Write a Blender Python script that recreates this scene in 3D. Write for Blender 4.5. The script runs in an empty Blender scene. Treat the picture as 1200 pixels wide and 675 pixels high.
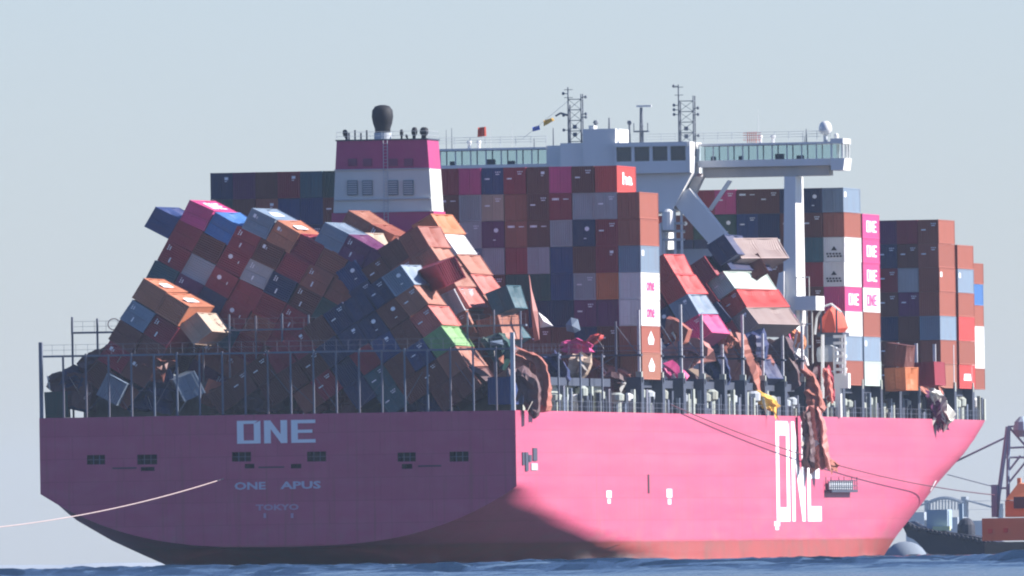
import bpy, bmesh, math, random
import numpy as np
from mathutils import Vector, Matrix, Euler
R = math.radians
scn = bpy.context.scene
COL = scn.collection

# ------------------------------------------------------------------ camera
TH, D, F, ROLL, CH = R(10.0), 2450.0, 11.15, R(0.9), 0.55
ZD = 16.4                                      # deck height above the water
cam_loc = Vector((25.5 + D*math.sin(TH), -D*math.cos(TH), CH))
aim = Vector((25.35, 0, 29.25))
fw = (aim - cam_loc).normalized()
rt = fw.cross(Vector((0, 0, 1))).normalized()
up = rt.cross(fw)
r2 = rt*math.cos(ROLL) - up*math.sin(ROLL)
u2 = up*math.cos(ROLL) + rt*math.sin(ROLL)
FP = F*D
cd = bpy.data.cameras.new('camera'); camera = bpy.data.objects.new('camera', cd); COL.objects.link(camera)
m = Matrix((r2, u2, -fw)).transposed().to_4x4(); m.translation = cam_loc
camera.matrix_world = m
cd.sensor_width = 36; cd.lens = 36*FP/1200; cd.clip_start = 5; cd.clip_end = 60000
scn.camera = camera

def at(px, py, Y):
    d = fw + r2*((px-600)/FP) - u2*((py-337.5)/FP)
    return cam_loc + d*((Y-cam_loc.y)/d.y)
def atx(px, py, X):                            # on a fore-and-aft plane
    d = fw + r2*((px-600)/FP) - u2*((py-337.5)/FP)
    return cam_loc + d*((X-cam_loc.x)/d.x)

# ------------------------------------------------------------------ light
SUN_EL, SUN_AZ = R(33), R(13)                  # azimuth measured from +X (abeam) towards +Y (ahead)
sdir = Vector((math.cos(SUN_EL)*math.cos(SUN_AZ), math.cos(SUN_EL)*math.sin(SUN_AZ), math.sin(SUN_EL)))
sd = bpy.data.lights.new('sun', 'SUN'); sd.energy = 5.0; sd.angle = R(0.5); sd.color = (1.0, 0.93, 0.90)
so = bpy.data.objects.new('sun', sd); COL.objects.link(so); so.location = (0, 0, 300)
so.rotation_euler = (-sdir).to_track_quat('-Z', 'Y').to_euler()
w = bpy.data.worlds.new('World'); scn.world = w; w.use_nodes = True
wn = w.node_tree.nodes; wl = w.node_tree.links
bg = wn['Background']
sky = wn.new('ShaderNodeTexSky'); sky.sky_type = 'NISHITA'; sky.sun_disc = False
sky.sun_elevation = SUN_EL; sky.sun_rotation = math.pi/2 - SUN_AZ
sky.altitude = 0; sky.air_density = 1.0; sky.dust_density = 0.25; sky.ozone_density = 2.0
tint = wn.new('ShaderNodeMix'); tint.data_type = 'RGBA'; tint.blend_type = 'MULTIPLY'; tint.inputs[0].default_value = 1
tint.inputs[7].default_value = (0.83, 0.95, 1.40, 1)      # camera's cool white balance
wl.new(sky.outputs[0], tint.inputs[6]); wl.new(tint.outputs[2], bg.inputs[0]); bg.inputs[1].default_value = 0.057
scn.view_settings.view_transform = 'Standard'; scn.view_settings.look = 'None'
scn.view_settings.exposure = 1.1; scn.view_settings.gamma = 1.0
scn.view_settings.use_curve_mapping = False
scn.render.engine = 'CYCLES'
scn.cycles.filter_width = 2.1; scn.cycles.volume_bounces = 0; scn.cycles.max_bounces = 6; scn.cycles.transparent_max_bounces = 16

# ------------------------------------------------------------------ materials
def mat(name, col, rough=0.6, metal=0.0, dirt=0.25, dscale=0.6, dcol=None, spec=0.3, bump=0.0, vary=0.0):
    M = bpy.data.materials.new(name); M.use_nodes = True
    n, l = M.node_tree.nodes, M.node_tree.links
    b = n['Principled BSDF']
    b.inputs['Roughness'].default_value = rough; b.inputs['Metallic'].default_value = metal
    b.inputs['Specular IOR Level'].default_value = spec
    tc = n.new('ShaderNodeTexCoord')
    nz = n.new('ShaderNodeTexNoise'); nz.inputs['Scale'].default_value = dscale; nz.inputs['Detail'].default_value = 5
    mp = n.new('ShaderNodeMapping'); mp.inputs['Scale'].default_value = (1, 1, 0.35)
    oi = n.new('ShaderNodeObjectInfo')
    ad = n.new('ShaderNodeVectorMath'); ad.operation = 'MULTIPLY_ADD'; ad.inputs[1].default_value = (37, 37, 37)
    l.new(oi.outputs['Random'], ad.inputs[0]); l.new(tc.outputs['Object'], ad.inputs[2])
    l.new(ad.outputs[0], mp.inputs[0]); l.new(mp.outputs[0], nz.inputs[0])
    cr = n.new('ShaderNodeValToRGB'); cr.color_ramp.elements[0].position = 0.42; cr.color_ramp.elements[1].position = 0.72
    l.new(nz.outputs[0], cr.inputs[0])
    mx = n.new('ShaderNodeMix'); mx.data_type = 'RGBA'
    mx.inputs[6].default_value = (*col, 1)
    d = dcol or tuple(c*0.55+0.02 for c in col)
    mx.inputs[7].default_value = (*d, 1)
    mu = n.new('ShaderNodeMath'); mu.operation = 'MULTIPLY'; mu.inputs[1].default_value = dirt
    l.new(cr.outputs[0], mu.inputs[0]); l.new(mu.outputs[0], mx.inputs[0])
    out = mx.outputs[2]
    if vary:
        hs = n.new('ShaderNodeHueSaturation')
        mr = n.new('ShaderNodeMapRange'); mr.inputs[3].default_value = 1-vary; mr.inputs[4].default_value = 1+vary
        l.new(oi.outputs['Random'], mr.inputs[0]); l.new(mr.outputs[0], hs.inputs['Value']); l.new(out, hs.inputs['Color'])
        out = hs.outputs[0]
    l.new(out, b.inputs['Base Color'])
    if bump:
        bp = n.new('ShaderNodeBump'); bp.inputs['Strength'].default_value = bump; bp.inputs['Distance'].default_value = 0.05
        l.new(nz.outputs[0], bp.inputs['Height']); l.new(bp.outputs[0], b.inputs['Normal'])
    return M
RUST = (0.17, 0.07, 0.04)
PAL = {
 'maroon': (0.32, 0.028, 0.05), 'dark brown': (0.19, 0.06, 0.045), 'grey brown': (0.36, 0.28, 0.25), 'brown': (0.36, 0.11, 0.07),  # brown lightened for sunlit sides; dark brown and maroon serve shaded ends
 'rusty brown': (0.40, 0.16, 0.10), 'navy': (0.025, 0.045, 0.13), 'dark blue': (0.03, 0.07, 0.22),
 'blue': (0.06, 0.20, 0.48), 'teal': (0.04, 0.14, 0.17), 'dark green': (0.03, 0.10, 0.08), 'bright green': (0.20, 0.40, 0.15),
 'light grey': (0.40, 0.42, 0.43), 'orange brown': (0.56, 0.21, 0.11), 'grey blue': (0.22, 0.30, 0.38), 'white': (0.80, 0.80, 0.76), 'beige': (0.50, 0.38, 0.28),
 'magenta': (0.66, 0.07, 0.24), 'red': (0.60, 0.07, 0.06), 'orange': (0.62, 0.20, 0.07), 'pale green': (0.52, 0.62, 0.55),
 'purple': (0.17, 0.03, 0.13), 'coral': (0.62, 0.17, 0.13)}
PAL = {k: tuple(c*(0.85 if min(v) > .2 else 0.82 if max(v) > .3 else 0.72) for c in v) for k, v in PAL.items()}
CM = {k: mat('container_'+k.replace(' ', '_'), v, 0.55, dirt=0.45, dscale=0.8, dcol=tuple(0.6*a+0.4*b_ for a, b_ in zip(v, RUST)), vary=0.10) for k, v in PAL.items()}
M_white = mat('ship_white', (0.68, 0.69, 0.66), 0.5, dirt=0.15, dcol=(0.5, 0.48, 0.42))
M_grey = mat('ship_grey', (0.42, 0.46, 0.48), 0.5, dirt=0.2)
M_dark = mat('dark_steel', (0.05, 0.06, 0.085), 0.6, dirt=0.3)
M_post = mat('sunlit_post_steel', (0.48, 0.50, 0.52), 0.5, dirt=0.35, dscale=3, dcol=RUST)  # pale copy of the steel, sunlight put into its colour
M_bluest = mat('lashing_steel', (0.12, 0.15, 0.20), 0.5, dirt=0.4, dcol=RUST)
M_black = mat('soot_recess_black', (0.012, 0.013, 0.016), 0.7)
M_deck = mat('deck_paint', (0.16, 0.08, 0.06), 0.7)
M_coam = mat('coaming_paint', (0.36, 0.40, 0.35), 0.5, dirt=0.8, dscale=1.5, dcol=(0.25, 0.24, 0.18))
M_mag = mat('magenta_paint', (0.40, 0.06, 0.15), 0.5, dirt=0.15)
M_wglass = mat('window_dark', (0.02, 0.035, 0.045), 0.15, spec=0.6)
M_rope = mat('rope_pale', (0.42, 0.33, 0.31), 0.8)
M_rope_d = mat('rope_dark', (0.10, 0.05, 0.07), 0.8)
M_red = mat('cover_red', (0.60, 0.09, 0.05), 0.7)
M_orange = mat('orange_paint', (0.62, 0.24, 0.10), 0.6)
M_yellow = mat('flag_yellow', (0.75, 0.45, 0.08), 0.7)
M_flagb = mat('flag_blue', (0.05, 0.12, 0.5), 0.7)
M_mark = mat('mark_white', (0.82, 0.83, 0.83), 0.5, dirt=0.1)
M_mag_print = mat('mark_magenta', (0.62, 0.05, 0.22), 0.5, dirt=0.1)
M_mark_d = mat('mark_black', (0.03, 0.03, 0.035), 0.6, dirt=0.1)
M_bare = mat('torn_steel', (0.62, 0.62, 0.55), 0.5, dirt=0.5, dscale=1.5, dcol=RUST)

def glass():
    M = bpy.data.materials.new('window_clear'); M.use_nodes = True
    n, l = M.node_tree.nodes, M.node_tree.links
    t = n.new('ShaderNodeBsdfTransparent'); t.inputs[0].default_value = (0.88, 0.95, 0.96, 1)
    b = n['Principled BSDF']; b.inputs['Base Color'].default_value = (0.10, 0.16, 0.17, 1); b.inputs['Roughness'].default_value = 0.1
    mx = n.new('ShaderNodeMixShader'); mx.inputs[0].default_value = 0.08
    l.new(t.outputs[0], mx.inputs[1]); l.new(b.outputs[0], mx.inputs[2]); l.new(mx.outputs[0], n['Material Output'].inputs[0])
    return M
M_glass = glass()

def hull_mat():
    M = bpy.data.materials.new('hull_paint'); M.use_nodes = True
    n, l = M.node_tree.nodes, M.node_tree.links
    b = n['Principled BSDF']; b.inputs['Roughness'].default_value = 0.45; b.inputs['Specular IOR Level'].default_value = 0.3
    tc = n.new('ShaderNodeTexCoord'); sx = n.new('ShaderNodeSeparateXYZ'); l.new(tc.outputs['Object'], sx.inputs[0])
    def noise(scale, sc3=(1, 1, 1), det=5):
        mp = n.new('ShaderNodeMapping'); mp.inputs['Scale'].default_value = sc3; l.new(tc.outputs['Object'], mp.inputs[0])
        z = n.new('ShaderNodeTexNoise'); z.inputs['Scale'].default_value = scale; z.inputs['Detail'].default_value = det
        l.new(mp.outputs[0], z.inputs[0]); return z.outputs[0]
    def ramp(src, a, b_, ):
        c = n.new('ShaderNodeMapRange'); c.inputs[1].default_value = a; c.inputs[2].default_value = b_; l.new(src, c.inputs[0]); return c.outputs[0]
    def mix(f, a, b_):
        x = n.new('ShaderNodeMix'); x.data_type = 'RGBA'
        if isinstance(f, float): x.inputs[0].default_value = f
        else: l.new(f, x.inputs[0])
        for i, v in ((6, a), (7, b_)):
            if isinstance(v, tuple): x.inputs[i].default_value = (*v, 1)
            else: l.new(v, x.inputs[i])
        return x.outputs[2]
    def mul(a, k):
        x = n.new('ShaderNodeMath'); x.operation = 'MULTIPLY'; l.new(a, x.inputs[0])
        if isinstance(k, float): x.inputs[1].default_value = k
        else: l.new(k, x.inputs[1])
        return x.outputs[0]
    streak = ramp(noise(0.30, (1, 0.12, 1.9)), 0.40, 0.75)
    vert = ramp(noise(0.9, (1, 1, 0.06)), 0.52, 0.8)
    big = ramp(noise(0.05, (1, 1, 1)), 0.35, 0.7)
    c = mix(mul(streak, 0.5), (0.48, 0.080, 0.152), (0.50, 0.14, 0.195))
    c = mix(mul(big, 0.35), c, (0.47, 0.095, 0.15))
    c = mix(mul(vert, 0.25), c, (0.31, 0.07, 0.09))
    # waterline wear: salt and scuffs in the lowest metres
    low = ramp(sx.outputs['Z'], 6.0, 2.2)
    scuff = ramp(noise(0.5, (1, 0.25, 1)), 0.5, 0.75)
    c = mix(mul(mul(low, scuff), 0.6), c, (0.34, 0.16, 0.16))
    # boot paint below
    wz = noise(0.25, (1, 1, 1)); e = n.new('ShaderNodeMath'); e.operation = 'MULTIPLY_ADD'; e.inputs[1].default_value = 0.25
    l.new(wz, e.inputs[0]); l.new(sx.outputs['Z'], e.inputs[2])
    foul = ramp(noise(0.8, (1, 0.4, 0.4)), 0.45, 0.8)
    boot = mix(foul, (0.30, 0.060, 0.05), (0.21, 0.08, 0.06))
    f = ramp(e.outputs[0], 2.85, 2.45)
    c = mix(f, c, boot)
    # shell plates: each strake took the paint a little differently
    cb = n.new('ShaderNodeCombineXYZ'); sxy = n.new('ShaderNodeMath'); sxy.operation = 'ADD'; l.new(sx.outputs['X'], sxy.inputs[0]); l.new(sx.outputs['Y'], sxy.inputs[1]); l.new(sxy.outputs[0], cb.inputs[0]); l.new(sx.outputs['Z'], cb.inputs[1])
    bk = n.new('ShaderNodeTexBrick'); l.new(cb.outputs[0], bk.inputs['Vector']); bk.inputs['Scale'].default_value = 1.0
    bk.inputs['Brick Width'].default_value = 11.0; bk.inputs['Row Height'].default_value = 2.4; bk.inputs['Mortar Size'].default_value = 0.06; bk.inputs['Mortar Smooth'].default_value = 0.5
    bk.inputs['Color1'].default_value = (0.96, 0.96, 0.96, 1); bk.inputs['Color2'].default_value = (1.03, 1.03, 1.03, 1); bk.inputs['Mortar'].default_value = (0.86, 0.83, 0.83, 1)
    pm = n.new('ShaderNodeMix'); pm.data_type = 'RGBA'; pm.blend_type = 'MULTIPLY'; pm.inputs[0].default_value = 1.0
    l.new(c, pm.inputs[6]); l.new(bk.outputs['Color'], pm.inputs[7]); c = pm.outputs[2]
    run = ramp(noise(2.2, (1, 1, 0.035), 3), 0.55, 0.76)
    c = mix(mul(run, 0.45), c, (0.26, 0.09, 0.07))
    l.new(c, b.inputs['Base Color'])
    # welded plates: slight waviness of the shell
    wv = n.new('ShaderNodeTexWave'); wv.wave_type = 'BANDS'; wv.bands_direction = 'Z'; wv.inputs['Scale'].default_value = 0.13; wv.inputs['Distortion'].default_value = 0.6
    l.new(tc.outputs['Object'], wv.inputs[0])
    wy = n.new('ShaderNodeTexWave'); wy.wave_type = 'BANDS'; wy.bands_direction = 'Y'; wy.inputs['Scale'].default_value = 0.025; wy.inputs['Distortion'].default_value = 0.4
    l.new(tc.outputs['Object'], wy.inputs[0])
    a = n.new('ShaderNodeMath'); a.operation = 'ADD'; l.new(wv.outputs['Fac'], a.inputs[0]); l.new(wy.outputs['Fac'], a.inputs[1])
    bp = n.new('ShaderNodeBump'); bp.inputs['Strength'].default_value = 0.5; bp.inputs['Distance'].default_value = 0.04
    l.new(a.outputs[0], bp.inputs['Height']); l.new(bp.outputs[0], b.inputs['Normal'])
    return M
M_hull = hull_mat()

# ------------------------------------------------------------------ mesh helpers
class MB:
    def __init__(s): s.v = []; s.f = []
    def quad(s, a, b, c, d):
        k = len(s.v); s.v += [tuple(a), tuple(b), tuple(c), tuple(d)]; s.f.append((k, k+1, k+2, k+3)); return s
    def poly(s, pts):
        k = len(s.v); s.v += [tuple(p) for p in pts]; s.f.append(tuple(range(k, k+len(pts)))); return s
    def box(s, x0, x1, y0, y1, z0, z1):
        return s.hexa([(x0, y0, z0), (x1, y0, z0), (x1, y1, z0), (x0, y1, z0), (x0, y0, z1), (x1, y0, z1), (x1, y1, z1), (x0, y1, z1)])
    def hexa(s, p):
        k = len(s.v); s.v += [tuple(q) for q in p]
        for f in ((0, 3, 2, 1), (4, 5, 6, 7), (0, 1, 5, 4), (1, 2, 6, 5), (2, 3, 7, 6), (3, 0, 4, 7)): s.f.append(tuple(k+i for i in f))
        return s
    def bar(s, a, b, r, n=6, r1=None):
        a, b = Vector(a), Vector(b); d = (b-a); 
        if d.length < 1e-6: return s
        q = d.to_track_quat('Z', 'Y'); k = len(s.v); r1 = r if r1 is None else r1
        for c, rr in ((a, r), (b, r1)):
            for i in range(n):
                t = 2*math.pi*i/n; s.v.append(tuple(c + q @ Vector((rr*math.cos(t), rr*math.sin(t), 0))))
        for i in range(n):
            j = (i+1) % n; s.f.append((k+i, k+j, k+n+j, k+n+i))
        s.f.append(tuple(k+n-1-i for i in range(n))); s.f.append(tuple(k+n+i for i in range(n)))
        return s
    def lathe(s, c, prof, n=16, axis='Z'):
        c = Vector(c); k = len(s.v)
        for (r, h) in prof:
            for i in range(n):
                t = 2*math.pi*i/n; p = (r*math.cos(t), r*math.sin(t), h)
                if axis == 'Y': p = (p[0], p[2], p[1])
                s.v.append(tuple(c+Vector(p)))
        for j in range(len(prof)-1):
            for i in range(n):
                i2 = (i+1) % n; s.f.append((k+j*n+i, k+j*n+i2, k+(j+1)*n+i2, k+(j+1)*n+i))
        s.f.append(tuple(k+n-1-i for i in range(n))); s.f.append(tuple(k+(len(prof)-1)*n+i for i in range(n)))
        return s
    def mesh(s, name, m=None):
        me = bpy.data.meshes.new(name); me.from_pydata(s.v, [], s.f); me.validate(); me.update()
        if m: me.materials.append(m)
        return me
    def build(s, name, m, parent=None, smooth=False, **kw):
        o = bpy.data.objects.new(name, s.mesh(name, m)); COL.objects.link(o)
        if parent: o.parent = parent
        if smooth:
            for p in o.data.polygons: p.use_smooth = True
        for k, v in kw.items(): o[k] = v
        return o
def tag(o, label, cat, group=None):
    o['label'] = label; o['category'] = cat
    if group: o['group'] = group
    return o
def empty(name, loc=(0, 0, 0)):
    o = bpy.data.objects.new(name, None); COL.objects.link(o); o.location = loc; o.empty_display_size = 0.1; return o

_txt = {}
def text_shape(s, w, h, bold=0.0):
    """flat lettering polygons in the x-z plane, filling w x h, lower left at 0"""
    key = (s, bold)
    if key not in _txt:
        c = bpy.data.curves.new('t', 'FONT'); c.body = s; c.size = 1; c.offset = bold; c.resolution_u = 2
        o = bpy.data.objects.new('t', c); COL.objects.link(o)
        dg = bpy.context.evaluated_depsgraph_get(); me = bpy.data.meshes.new_from_object(o.evaluated_get(dg))
        vs = [v.co.copy() for v in me.vertices]; fs = [tuple(p.vertices) for p in me.polygons]
        bpy.data.objects.remove(o); bpy.data.curves.remove(c); bpy.data.meshes.remove(me)
        x0 = min(v.x for v in vs); x1 = max(v.x for v in vs); y0 = min(v.y for v in vs); y1 = max(v.y for v in vs)
        _txt[key] = ([((v.x-x0)/(x1-x0), (v.y-y0)/(y1-y0)) for v in vs], fs)
    vs, fs = _txt[key]
    return [(a*w, b*h) for a, b in vs], fs
def add_text(mb, s, org, ex, ez, w, h, bold=0.02):
    vs, fs = text_shape(s, w, h, bold); k = len(mb.v); org = Vector(org); ex = Vector(ex); ez = Vector(ez)
    mb.v += [tuple(org+ex*a+ez*b) for a, b in vs]; mb.f += [tuple(k+i for i in f) for f in fs]
def block_one(mb, org, ex, ez, w, h, th=0.0):
    """the square block letters O N E"""
    org = Vector(org); ex = Vector(ex); ez = Vector(ez)
    def P(pts): mb.poly([org+ex*(a*w)+ez*(b*h) for a, b in pts])
    t = 0.07 if w > 8.5 else 0.085
    P([(0, 0), (t, 0), (t, 1), (0, 1)]); P([(t, 0), (.30, 0), (.30, .14), (t, .14)]); P([(.30-t, .14), (.30, .14), (.30, 1), (.30-t, .86)])
    P([(t, .86), (.30-t, .86), (.27, 1), (t, 1)])
    P([(.345, 0), (.345+t, 0), (.345+t, 1), (.345, 1)]); P([(.345+t, .98), (.345+t, .62), (.64-t, .02), (.64-t, .40)]); P([(.64-t, 0), (.64, 0), (.64, 1), (.64-t, 1)])
    P([(.69, 0), (.69+t, 0), (.69+t, 1), (.69, 1)])
    for b0, b1, x1 in ((0, .15, 1), (.43, .57, .96), (.85, 1, 1)): P([(.69+t, b0), (x1, b0), (x1, b1), (.69+t, b1)])

# ------------------------------------------------------------------ sea
def make_sea():
    rng = np.random.default_rng(5)
    cx, cy = 25.5, 0.0
    fx = np.arange(-60, 150, 1.0); fy = np.concatenate([np.arange(-1700, 480, 1.6), np.arange(480, 1000, 4.0)])
    xs = np.concatenate([[-12000, -6000, -2500, -1000, -500], np.arange(-300, -64, 12.0), fx, np.arange(155, 420, 12.0), [600, 1200, 3000, 6500, 12000]])
    ys = np.concatenate([[-3200, -2700, -2450, -2250, -2050, -1850], fy, [1020, 1100, 1200, 1350, 1600, 2000, 3000, 4500, 7000, 11500]])
    X, Y = np.meshgrid(xs, ys)
    sh = np.clip(-Y, -1000, 2300)*math.tan(TH)*0.96                      # the fine patch follows the line of sight
    X = X + np.where(np.abs(X) < 1500, sh, 0)
    Z = np.zeros_like(X)
    for i in range(24):
        lam = 2.6*(1.13**i) if i < 16 else rng.uniform(3, 9)
        ang = R(262) + rng.normal(0, 0.6)
        k = 2*math.pi/lam; amp = 0.034*(lam/2.6)**0.35
        ph = rng.uniform(0, 6.28)
        Z += amp*np.sin(k*(X*math.cos(ang)+Y*math.sin(ang))+ph + 0.8*np.sin(0.05*X+0.03*Y+i))
    Z = Z + 0.35*np.abs(Z) - 0.02
    env = 0.75+0.35*np.sin(X*0.021+1.3)*np.sin(Y*0.008)
    Z *= env
    ex = np.clip((125-np.abs(X-sh-45))/30, 0, 1); ey = np.clip((Y+1700)/250, 0, 1)*np.clip((1000-Y)/300, 0, 1)
    Z *= ex*ey
    v = np.stack([X, Y, Z], -1).reshape(-1, 3)
    nx, ny = len(xs), len(ys)
    i = np.arange((ny-1)*nx).reshape(ny-1, nx)[:, :-1].reshape(-1)
    f = np.stack([i, i+1, i+nx+1, i+nx], -1)
    me = bpy.data.meshes.new('sea'); me.vertices.add(len(v)); me.vertices.foreach_set('co', v.astype(np.float32).ravel())
    me.loops.add(f.size); me.loops.foreach_set('vertex_index', f.astype(np.int32).ravel())
    me.polygons.add(len(f)); me.polygons.foreach_set('loop_start', np.arange(0, f.size, 4, dtype=np.int32)); me.polygons.foreach_set('loop_total', np.full(len(f), 4, dtype=np.int32))
    me.polygons.foreach_set('use_smooth', np.ones(len(f), dtype=bool))
    me.update(calc_edges=True); me.validate()
    M = bpy.data.materials.new('sea_water'); M.use_nodes = True
    n, l = M.node_tree.nodes, M.node_tree.links; b = n['Principled BSDF']
    b.inputs['Base Color'].default_value = (0.006, 0.018, 0.024, 1); b.inputs['Roughness'].default_value = 0.16; b.inputs['IOR'].default_value = 1.33
    tc = n.new('ShaderNodeTexCoord'); mp = n.new('ShaderNodeMapping'); mp.inputs['Scale'].default_value = (0.75, 0.16, 0.5); l.new(tc.outputs['Object'], mp.inputs[0])
    z = n.new('ShaderNodeTexNoise'); z.inputs['Scale'].default_value = 2.2; z.inputs['Detail'].default_value = 6; z.inputs['Roughness'].default_value = 0.6; l.new(mp.outputs[0], z.inputs[0])
    bp = n.new('ShaderNodeBump'); bp.inputs['Strength'].default_value = 1.0; bp.inputs['Distance'].default_value = 0.40
    l.new(z.outputs[0], bp.inputs['Height']); l.new(bp.outputs[0], b.inputs['Normal'])
    me.materials.append(M)
    o = bpy.data.objects.new('sea', me); COL.objects.link(o); o['kind'] = 'structure'
make_sea()

# ------------------------------------------------------------------ ship
ship = empty('container_ship')
tag(ship, 'huge magenta container ship seen from astern with collapsed deck cargo', 'ship')
LZ = 16.4
def hbf(Y, z):
    k = max(0.0, min(1.05, z/LZ)) if z > 0 else 0
    pts = [(-9, 180), (0.0, 211), (2.7, 224), (5.8, 245), (9.1, 266), (12.4, 291), (14.3, 302), (16.5, 312)]
    if z <= pts[0][0]: Ys = pts[0][1]
    else:
        Ys = pts[-1][1]
        for (a, ya), (b, yb) in zip(pts, pts[1:]):
            if a <= z <= b: Ys = ya+(yb-ya)*(z-a)/(b-a); break
    Ye = 350+18*max(z, -2)/16.7; n = 2.0+0.6*max(0, z)/16.7
    if Y <= Ys: return 25.5
    if Y >= Ye: return 0.0
    return 25.5*(1-((Y-Ys)/(Ye-Ys))**n)
def hba(Y, z):
    """half breadth of the afterbody: transom curve at the stern, filling out forward"""
    T = 25.5*max(0, min(1, (z-2.4)/6))**(1/2.8)
    e = float(np.interp(z, [-9, -5.4, -2, 0, 1.9, 3.4, 5.4, 6.5, 7.6, 8.4], [0, 1, 7, 11.6, 15.9, 18.9, 22.2, 23.7, 24.9, 25.5]))+0.152*Y
    k = 1.6; h = max(0, min(1, .5+.5*(25.5-e)/k)); E_ = 25.5*(1-h)+e*h-k*h*(1-h)*.6
    if e > 25.5+k: E_ = 25.5
    s = 1-math.exp(-Y/5)
    return min(25.5, T+(E_-T)*s) if z < 8.4 else 25.5
def make_hull():
    st = [0, 1, 2, 3.5, 5, 7, 10, 14, 18, 23, 28, 34, 40, 46, 52, 58, 65, 72, 80, 90, 100, 130, 160, 190] + list(range(205, 368, 5)) + [366.5]
    NC, NS = 24, 14
    rows = []
    for Y in st:
        zb = 2.4-11*min(1, Y/50)
        row = [(0.0, Y, zb)]
        for i in range(1, NC+1):
            z = zb+(8.4-zb)*(i/NC)**1.3; row.append((hba(Y, z)*hbf(Y, z)/25.5, Y, z))
        for i in range(1, NS+1):
            z = 8.4+(LZ-8.4)*i/NS; row.append((hbf(Y, z), Y, z))
        rows.append(row)
    mb = MB(); n = len(rows[0])
    for sgn in (1, -1):
        k = len(mb.v)
        for r in rows: mb.v += [(sgn*p[0], p[1], p[2]) for p in r]
        for a in range(len(rows)-1):
            for b in range(n-1):
                q = (k+a*n+b, k+(a+1)*n+b, k+(a+1)*n+b+1, k+a*n+b+1)
                mb.f.append(q if sgn > 0 else q[::-1])
    hull = mb.build('hull', M_hull, ship, smooth=True)
    # transom with real openings
    tr = MB()
    row0 = rows[0]
    low = [(p[0], p[2]) for p in row0[:NC+1]]
    ztop = 8.4
    for (x0, z0), (x1, z1) in zip(low, low[1:]):
        tr.quad((x0, 0, z0), (x1, 0, z1), (x1, 0, ztop), (x0, 0, ztop)); tr.quad((-x1, 0, z1), (-x0, 0, z0), (-x0, 0, ztop), (-x1, 0, ztop))
    ops = []
    for x0, y0, x1, y1 in ((102, 533, 123, 544.5), (161, 532.5, 184, 544.5), (272, 529.5, 294, 541), (360, 529, 382, 541), (466, 530, 487, 541), (527, 529, 549, 541), (287, 543.5, 298, 549), (341, 543.5, 353, 549), (165, 547, 181, 552), (471, 543.5, 483, 549.5)):
        a = at(x0, y1, 0); b = at(x1, y0, 0); ops.append((a.x, b.x, a.z, b.z))
    xb = sorted({-25.5, 25.5} | {v for o in ops for v in o[:2]}); zs = sorted({ztop, LZ} | {v for o in ops for v in o[2:]})
    for xa, xc in zip(xb, xb[1:]):
        for za, zc in zip(zs, zs[1:]):
            mx, mz = (xa+xc)/2, (za+zc)/2
            if any(o[0] < mx < o[1] and o[2] < mz < o[3] for o in ops): continue
            tr.quad((xa, 0, za), (xc, 0, za), (xc, 0, zc), (xa, 0, zc))
    tro = tr.build('transom', M_hull, ship)
    for x0, x1, z0, z1 in ops:
        mb = MB()
        mb.quad((x0, 2.5, z0), (x1, 2.5, z0), (x1, 2.5, z1), (x0, 2.5, z1)); mb.quad((x0, 0, z0), (x1, 0, z0), (x1, 2.5, z0), (x0, 2.5, z0))
        mb.quad((x0, 0, z1), (x0, 2.5, z1), (x1, 2.5, z1), (x1, 0, z1)); mb.quad((x0, 0, z0), (x0, 2.5, z0), (x0, 2.5, z1), (x0, 0, z1)); mb.quad((x1, 0, z0), (x1, 0, z1), (x1, 2.5, z1), (x1, 2.5, z0))
        mb.build('mooring_opening', M_black, tro)  # inner shade of the recess put into its black colour
        if x1-x0 > 1.5:
            fr = MB()
            for k in range(1, 3):
                xx = x0+(x1-x0)*k/3; fr.bar((xx, .3, z0), (xx, .3, z1), .05)
            fr.bar((x0, .3, (z0+z1)/2), (x1, .3, (z0+z1)/2), .04); fr.build('fairlead_roller', M_bluest, tro)
    # faint text-like streaks near the fairleads, built as thin dark strips
    for x0, x1, y in ((132, 160, 548.5), (303, 333, 547.5), (490, 517, 546)):
        a = at(x0, y+1.2, 0); b = at(x1, y-1.2, 0)
        MB().box(a.x, b.x, -.06, -.005, a.z, b.z).build('streak_strip', M_rope_d, tro)
    # lettering
    a = at(278, 524, 0); b = at(369.5, 490, 0)
    l1 = MB(); block_one(l1, (a.x, -.03, a.z+.35), (1, 0, 0), (0, 0, 1), b.x-a.x, b.z-a.z-.5); l1.build('lettering', M_mark, tro)
    l2 = MB(); a = at(275, 577.5, 0); b = at(376, 563.5, 0)
    add_text(l2, 'ONE', (a.x, -.03, a.z+.3), (1, 0, 0), (0, 0, 1), (b.x-a.x)*.36, b.z-a.z-.3, .03); l2.build('lettering', M_grey_print, tro)
    l2 = MB(); add_text(l2, 'APUS', (a.x+(b.x-a.x)*.53, -.03, a.z+.3), (1, 0, 0), (0, 0, 1), (b.x-a.x)*.47, b.z-a.z-.3, .03); l2.build('lettering', M_grey_print, tro)
    l2 = MB(); a = at(300, 600.5, 0); b = at(350, 590.5, 0)
    add_text(l2, 'TOKYO', (a.x, -.03, a.z+.2), (1, 0, 0), (0, 0, 1), b.x-a.x, b.z-a.z-.2, .03); l2.build('lettering', M_grey_print2, tro)
    for xx in (309, 341):
        a = at(xx, 607, 0); MB().box(a.x, a.x+.25, -.04, -.01, a.z, a.z+.5).build('draught_mark', M_grey_print2, tro)
    # starboard lettering and marks
    X = 25.53
    a = atx(910.5, 611, X); b = atx(963, 611, X); c = atx(936, 494, X); c0 = atx(936, 611, X)
    l3 = MB(); block_one(l3, (X, a.y, c0.z), (0, 1, 0), (0, 0, 1), b.y-a.y, c.z-c0.z); l3.build('lettering', M_mark, hull)
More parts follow.
